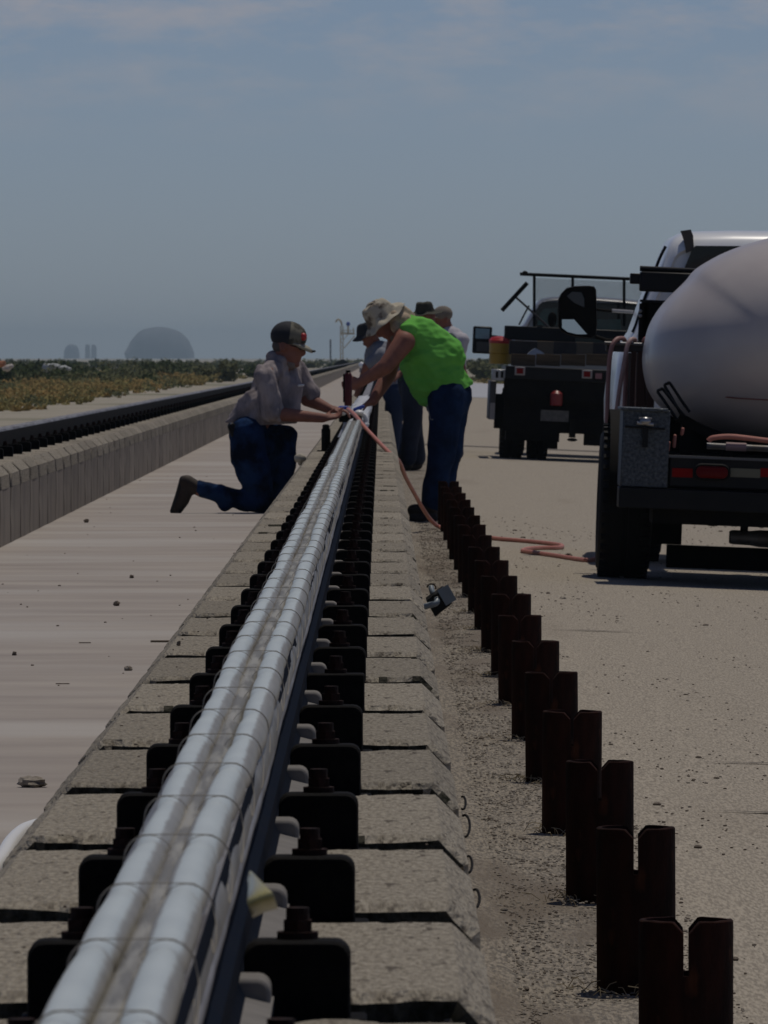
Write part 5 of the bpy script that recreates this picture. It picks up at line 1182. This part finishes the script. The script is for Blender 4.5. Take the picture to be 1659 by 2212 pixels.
for i in range(2600):       # low dry clumps
    Y = 182 + 300 * rv.random() ** 1.25; x = -7.2 - rv.random() * (.05 * Y)
    if noise.noise(Vector((x * .5, Y * .06, 5))) < -.22 or (x > -8.0 and rv.random() < .6): continue
    hh = rv.uniform(.10, .30) * (1 + (Y - 180) / 500); k = noise.noise(Vector((x * .35, Y * .04, 9)))
    leaves(by if k > -.18 else bg_, (x, Y, -.1), hh * rv.uniform(.9, 2), hh * 2, hh, 34, .030 + Y / 14000, 9000 + i)
bd.build('far_scrub', LEAFD, kind='stuff', smooth=0); bg_.build('far_scrub', LEAFG, kind='stuff', smooth=0); by.build('dry_grass', DRYG, kind='stuff', smooth=0)

# pale heaps in the scrub
def heap(pts, Y, m, nm, label, cat, top=None):
    root = empty(nm, P(pts[0][0], pts[0][1], Y), label=label, cat=cat)
    b = MB()
    for (x, y, rx, ry) in pts: b.ball(P(x, y, Y), (rx * Y / F, rx * Y / F, ry * Y / F), 12, 8, amp=.5, seed=x)
    b.build('heap', m, root)
    if top:
        b = MB(); x, y, rx, ry = top; b.ball(P(x, y, Y - .3), (rx * Y / F, rx * Y / F, ry * Y / F), 12, 8, amp=.4, seed=3); b.build('orange_top', mat('orange_cloth', (.42, .16, .07), .8), root)
heap([(102, 794, 12, 9), (118, 791, 12, 6), (136, 794, 12, 4.5), (147, 797, 8, 4)], 355, mat('pale_sheet', (.40, .42, .42), .8), 'pale_heap', 'long pale heap lying in the scrub at left', 'heap')
heap([(14, 795, 10, 7), (22, 791, 8, 5)], 320, mat('cream_sheet', (.55, .50, .46), .8), 'pale_heap', 'pale heap with orange top at the left frame edge', 'heap', (4, 786, 9, 7))

# far tower, poles, dark vehicle and bright cart
Yw = 1150.0
tw = empty('service_tower', P(738, 775, Yw), label='thin tan crane-like tower far down the track', cat='tower')
b = MB()
for x_ in (735.5, 741): b.bar(P(x_, 704, Yw), P(x_, 778, Yw), .12)
for k in range(9): b.bar(P(735.5 + 5.5 * (k % 2), 704 + 8 * k, Yw), P(741 - 5.5 * (k % 2), 712 + 8 * k, Yw), .07)
b.build('mast', TWR, tw)
b = MB(); b.bar(P(735, 720, Yw), P(766, 721, Yw), .22); b.bar(P(735, 713, Yw), P(766, 714, Yw), .08)
for k in range(5): b.bar(P(738 + 6 * k, 714, Yw), P(741 + 6 * k, 721, Yw), .07)
b.build('cross_arm', TWR, tw)
b = MB(); b.bar(P(743, 752, Yw), P(766, 726, Yw), .12); b.bar(P(741, 735, Yw), P(752, 722, Yw), .08); b.build('brace', TWR, tw)
b = MB(); b.bar(P(752, 703, Yw), P(752, 721, Yw), .22); b.bar(P(763, 708, Yw), P(765, 721, Yw), .12); b.build('arm_post', TWR, tw)
b = MB(); b.ball(P(752, 700, Yw), (.28, .28, .3), 10, 6); b.build('blue_fitting', BLUEH, tw)
b = MB(); b.tube(curve([P(739, 704, Yw), P(736, 694, Yw), P(730, 690, Yw), P(725, 696, Yw)], 4), .13, 6); b.build('hook_arm', TWR, tw)
b = MB(); b.tube([P(714, 733, 1400), P(714, 776, 1400)], .13, 8); b.build('pole', mat('grey_pole', (.16, .17, .19), .8), None, org=P(714, 776, 1400), label='thin grey pole far off left of the tower', cat='pole')
b = MB(); Yd = 700
b.sections([[P(x, y, Yd + d) for (x, y) in ((720, 789), (722, 785), (731, 780), (738, 776), (746, 778), (754, 784), (757, 789))] for d in (0, 4)])
dv = b.build('far_vehicle', DARKFR, None, org=P(738, 789, Yd), label='dark low vehicle with sloping roof at the far end of the slab', cat='vehicle')
Yq = 380; ct = empty('shiny_cart', P(780, 800, Yq), label='bright glinting metal cart on the far rail', cat='cart')
b = MB(); b.ball(P(781, 789, Yq), (.13, .13, .15), 16, 10); b.build('polished_dome', mat('bright_white_metal', (.9, .9, .88), .22, coat=1), ct)
b = MB(); b.tube([P(780, 792, Yq), P(780, 805, Yq)], .08, 10); b.build('stem', LENSF, ct)

# far hills
def hill(x0, x1, ytop, Y, nm, label, pw=.45, m=HILL):
    a, c = P(x0, 775, Y), P(x1, 775, Y); t_ = P(x0, ytop, Y).z; cx2 = (a.x + c.x) / 2; w_ = (c.x - a.x) / 2
    b = MB(); rings = []
    for k in range(9):
        t = k / 8; rings.append([(cx2 + w_ * (math.cos(t * math.pi / 2) ** pw if k < 8 else .02) * math.cos(q) * (1 + .10 * noise.noise(Vector((q * 2, t * 5, x0)))), Y + w_ * (math.cos(t * math.pi / 2) ** pw if k < 8 else .02) * math.sin(q), -2 + (t_ + 2) * math.sin(t * math.pi / 2) ** .9 + 1.6 * noise.noise(Vector((math.cos(q) * 2.5, t * 3, x0)))) for q in [2 * math.pi * j / 40 for j in range(40)]])
    b.sections(rings, caps=False); b.build(nm, m, kind='structure')
hill(273, 418, 707, 10500, 'hill', '', .80)
hill(138, 172, 744, 12500, 'hill', '', .5)
hill(184, 195, 745, 12500, 'hill', '', .15, mat('pinkish_rock', (.12, .09, .085), .9)); hill(197, 209, 745, 12500, 'hill', '', .15, MATS['pinkish_rock'])

# air
hz = MB(); hz.box(-1500, -25, -1.6, 1500, 14500, 46); h = hz.build('haze', mat('haze_air', (1, 1, 1)), smooth=0, kind='stuff')
hm = bpy.data.materials.new('haze_volume'); hm.use_nodes = True; n = hm.node_tree; n.nodes.clear()
vo = n.nodes.new('ShaderNodeVolumePrincipled'); vo.inputs['Color'].default_value = (.70, .89, 1, 1); vo.inputs['Density'].default_value = .000105; vo.inputs['Anisotropy'].default_value = 0.1
mo_ = n.nodes.new('ShaderNodeOutputMaterial'); n.links.new(vo.outputs[0], mo_.inputs['Volume']); h.data.materials.clear(); h.data.materials.append(hm)
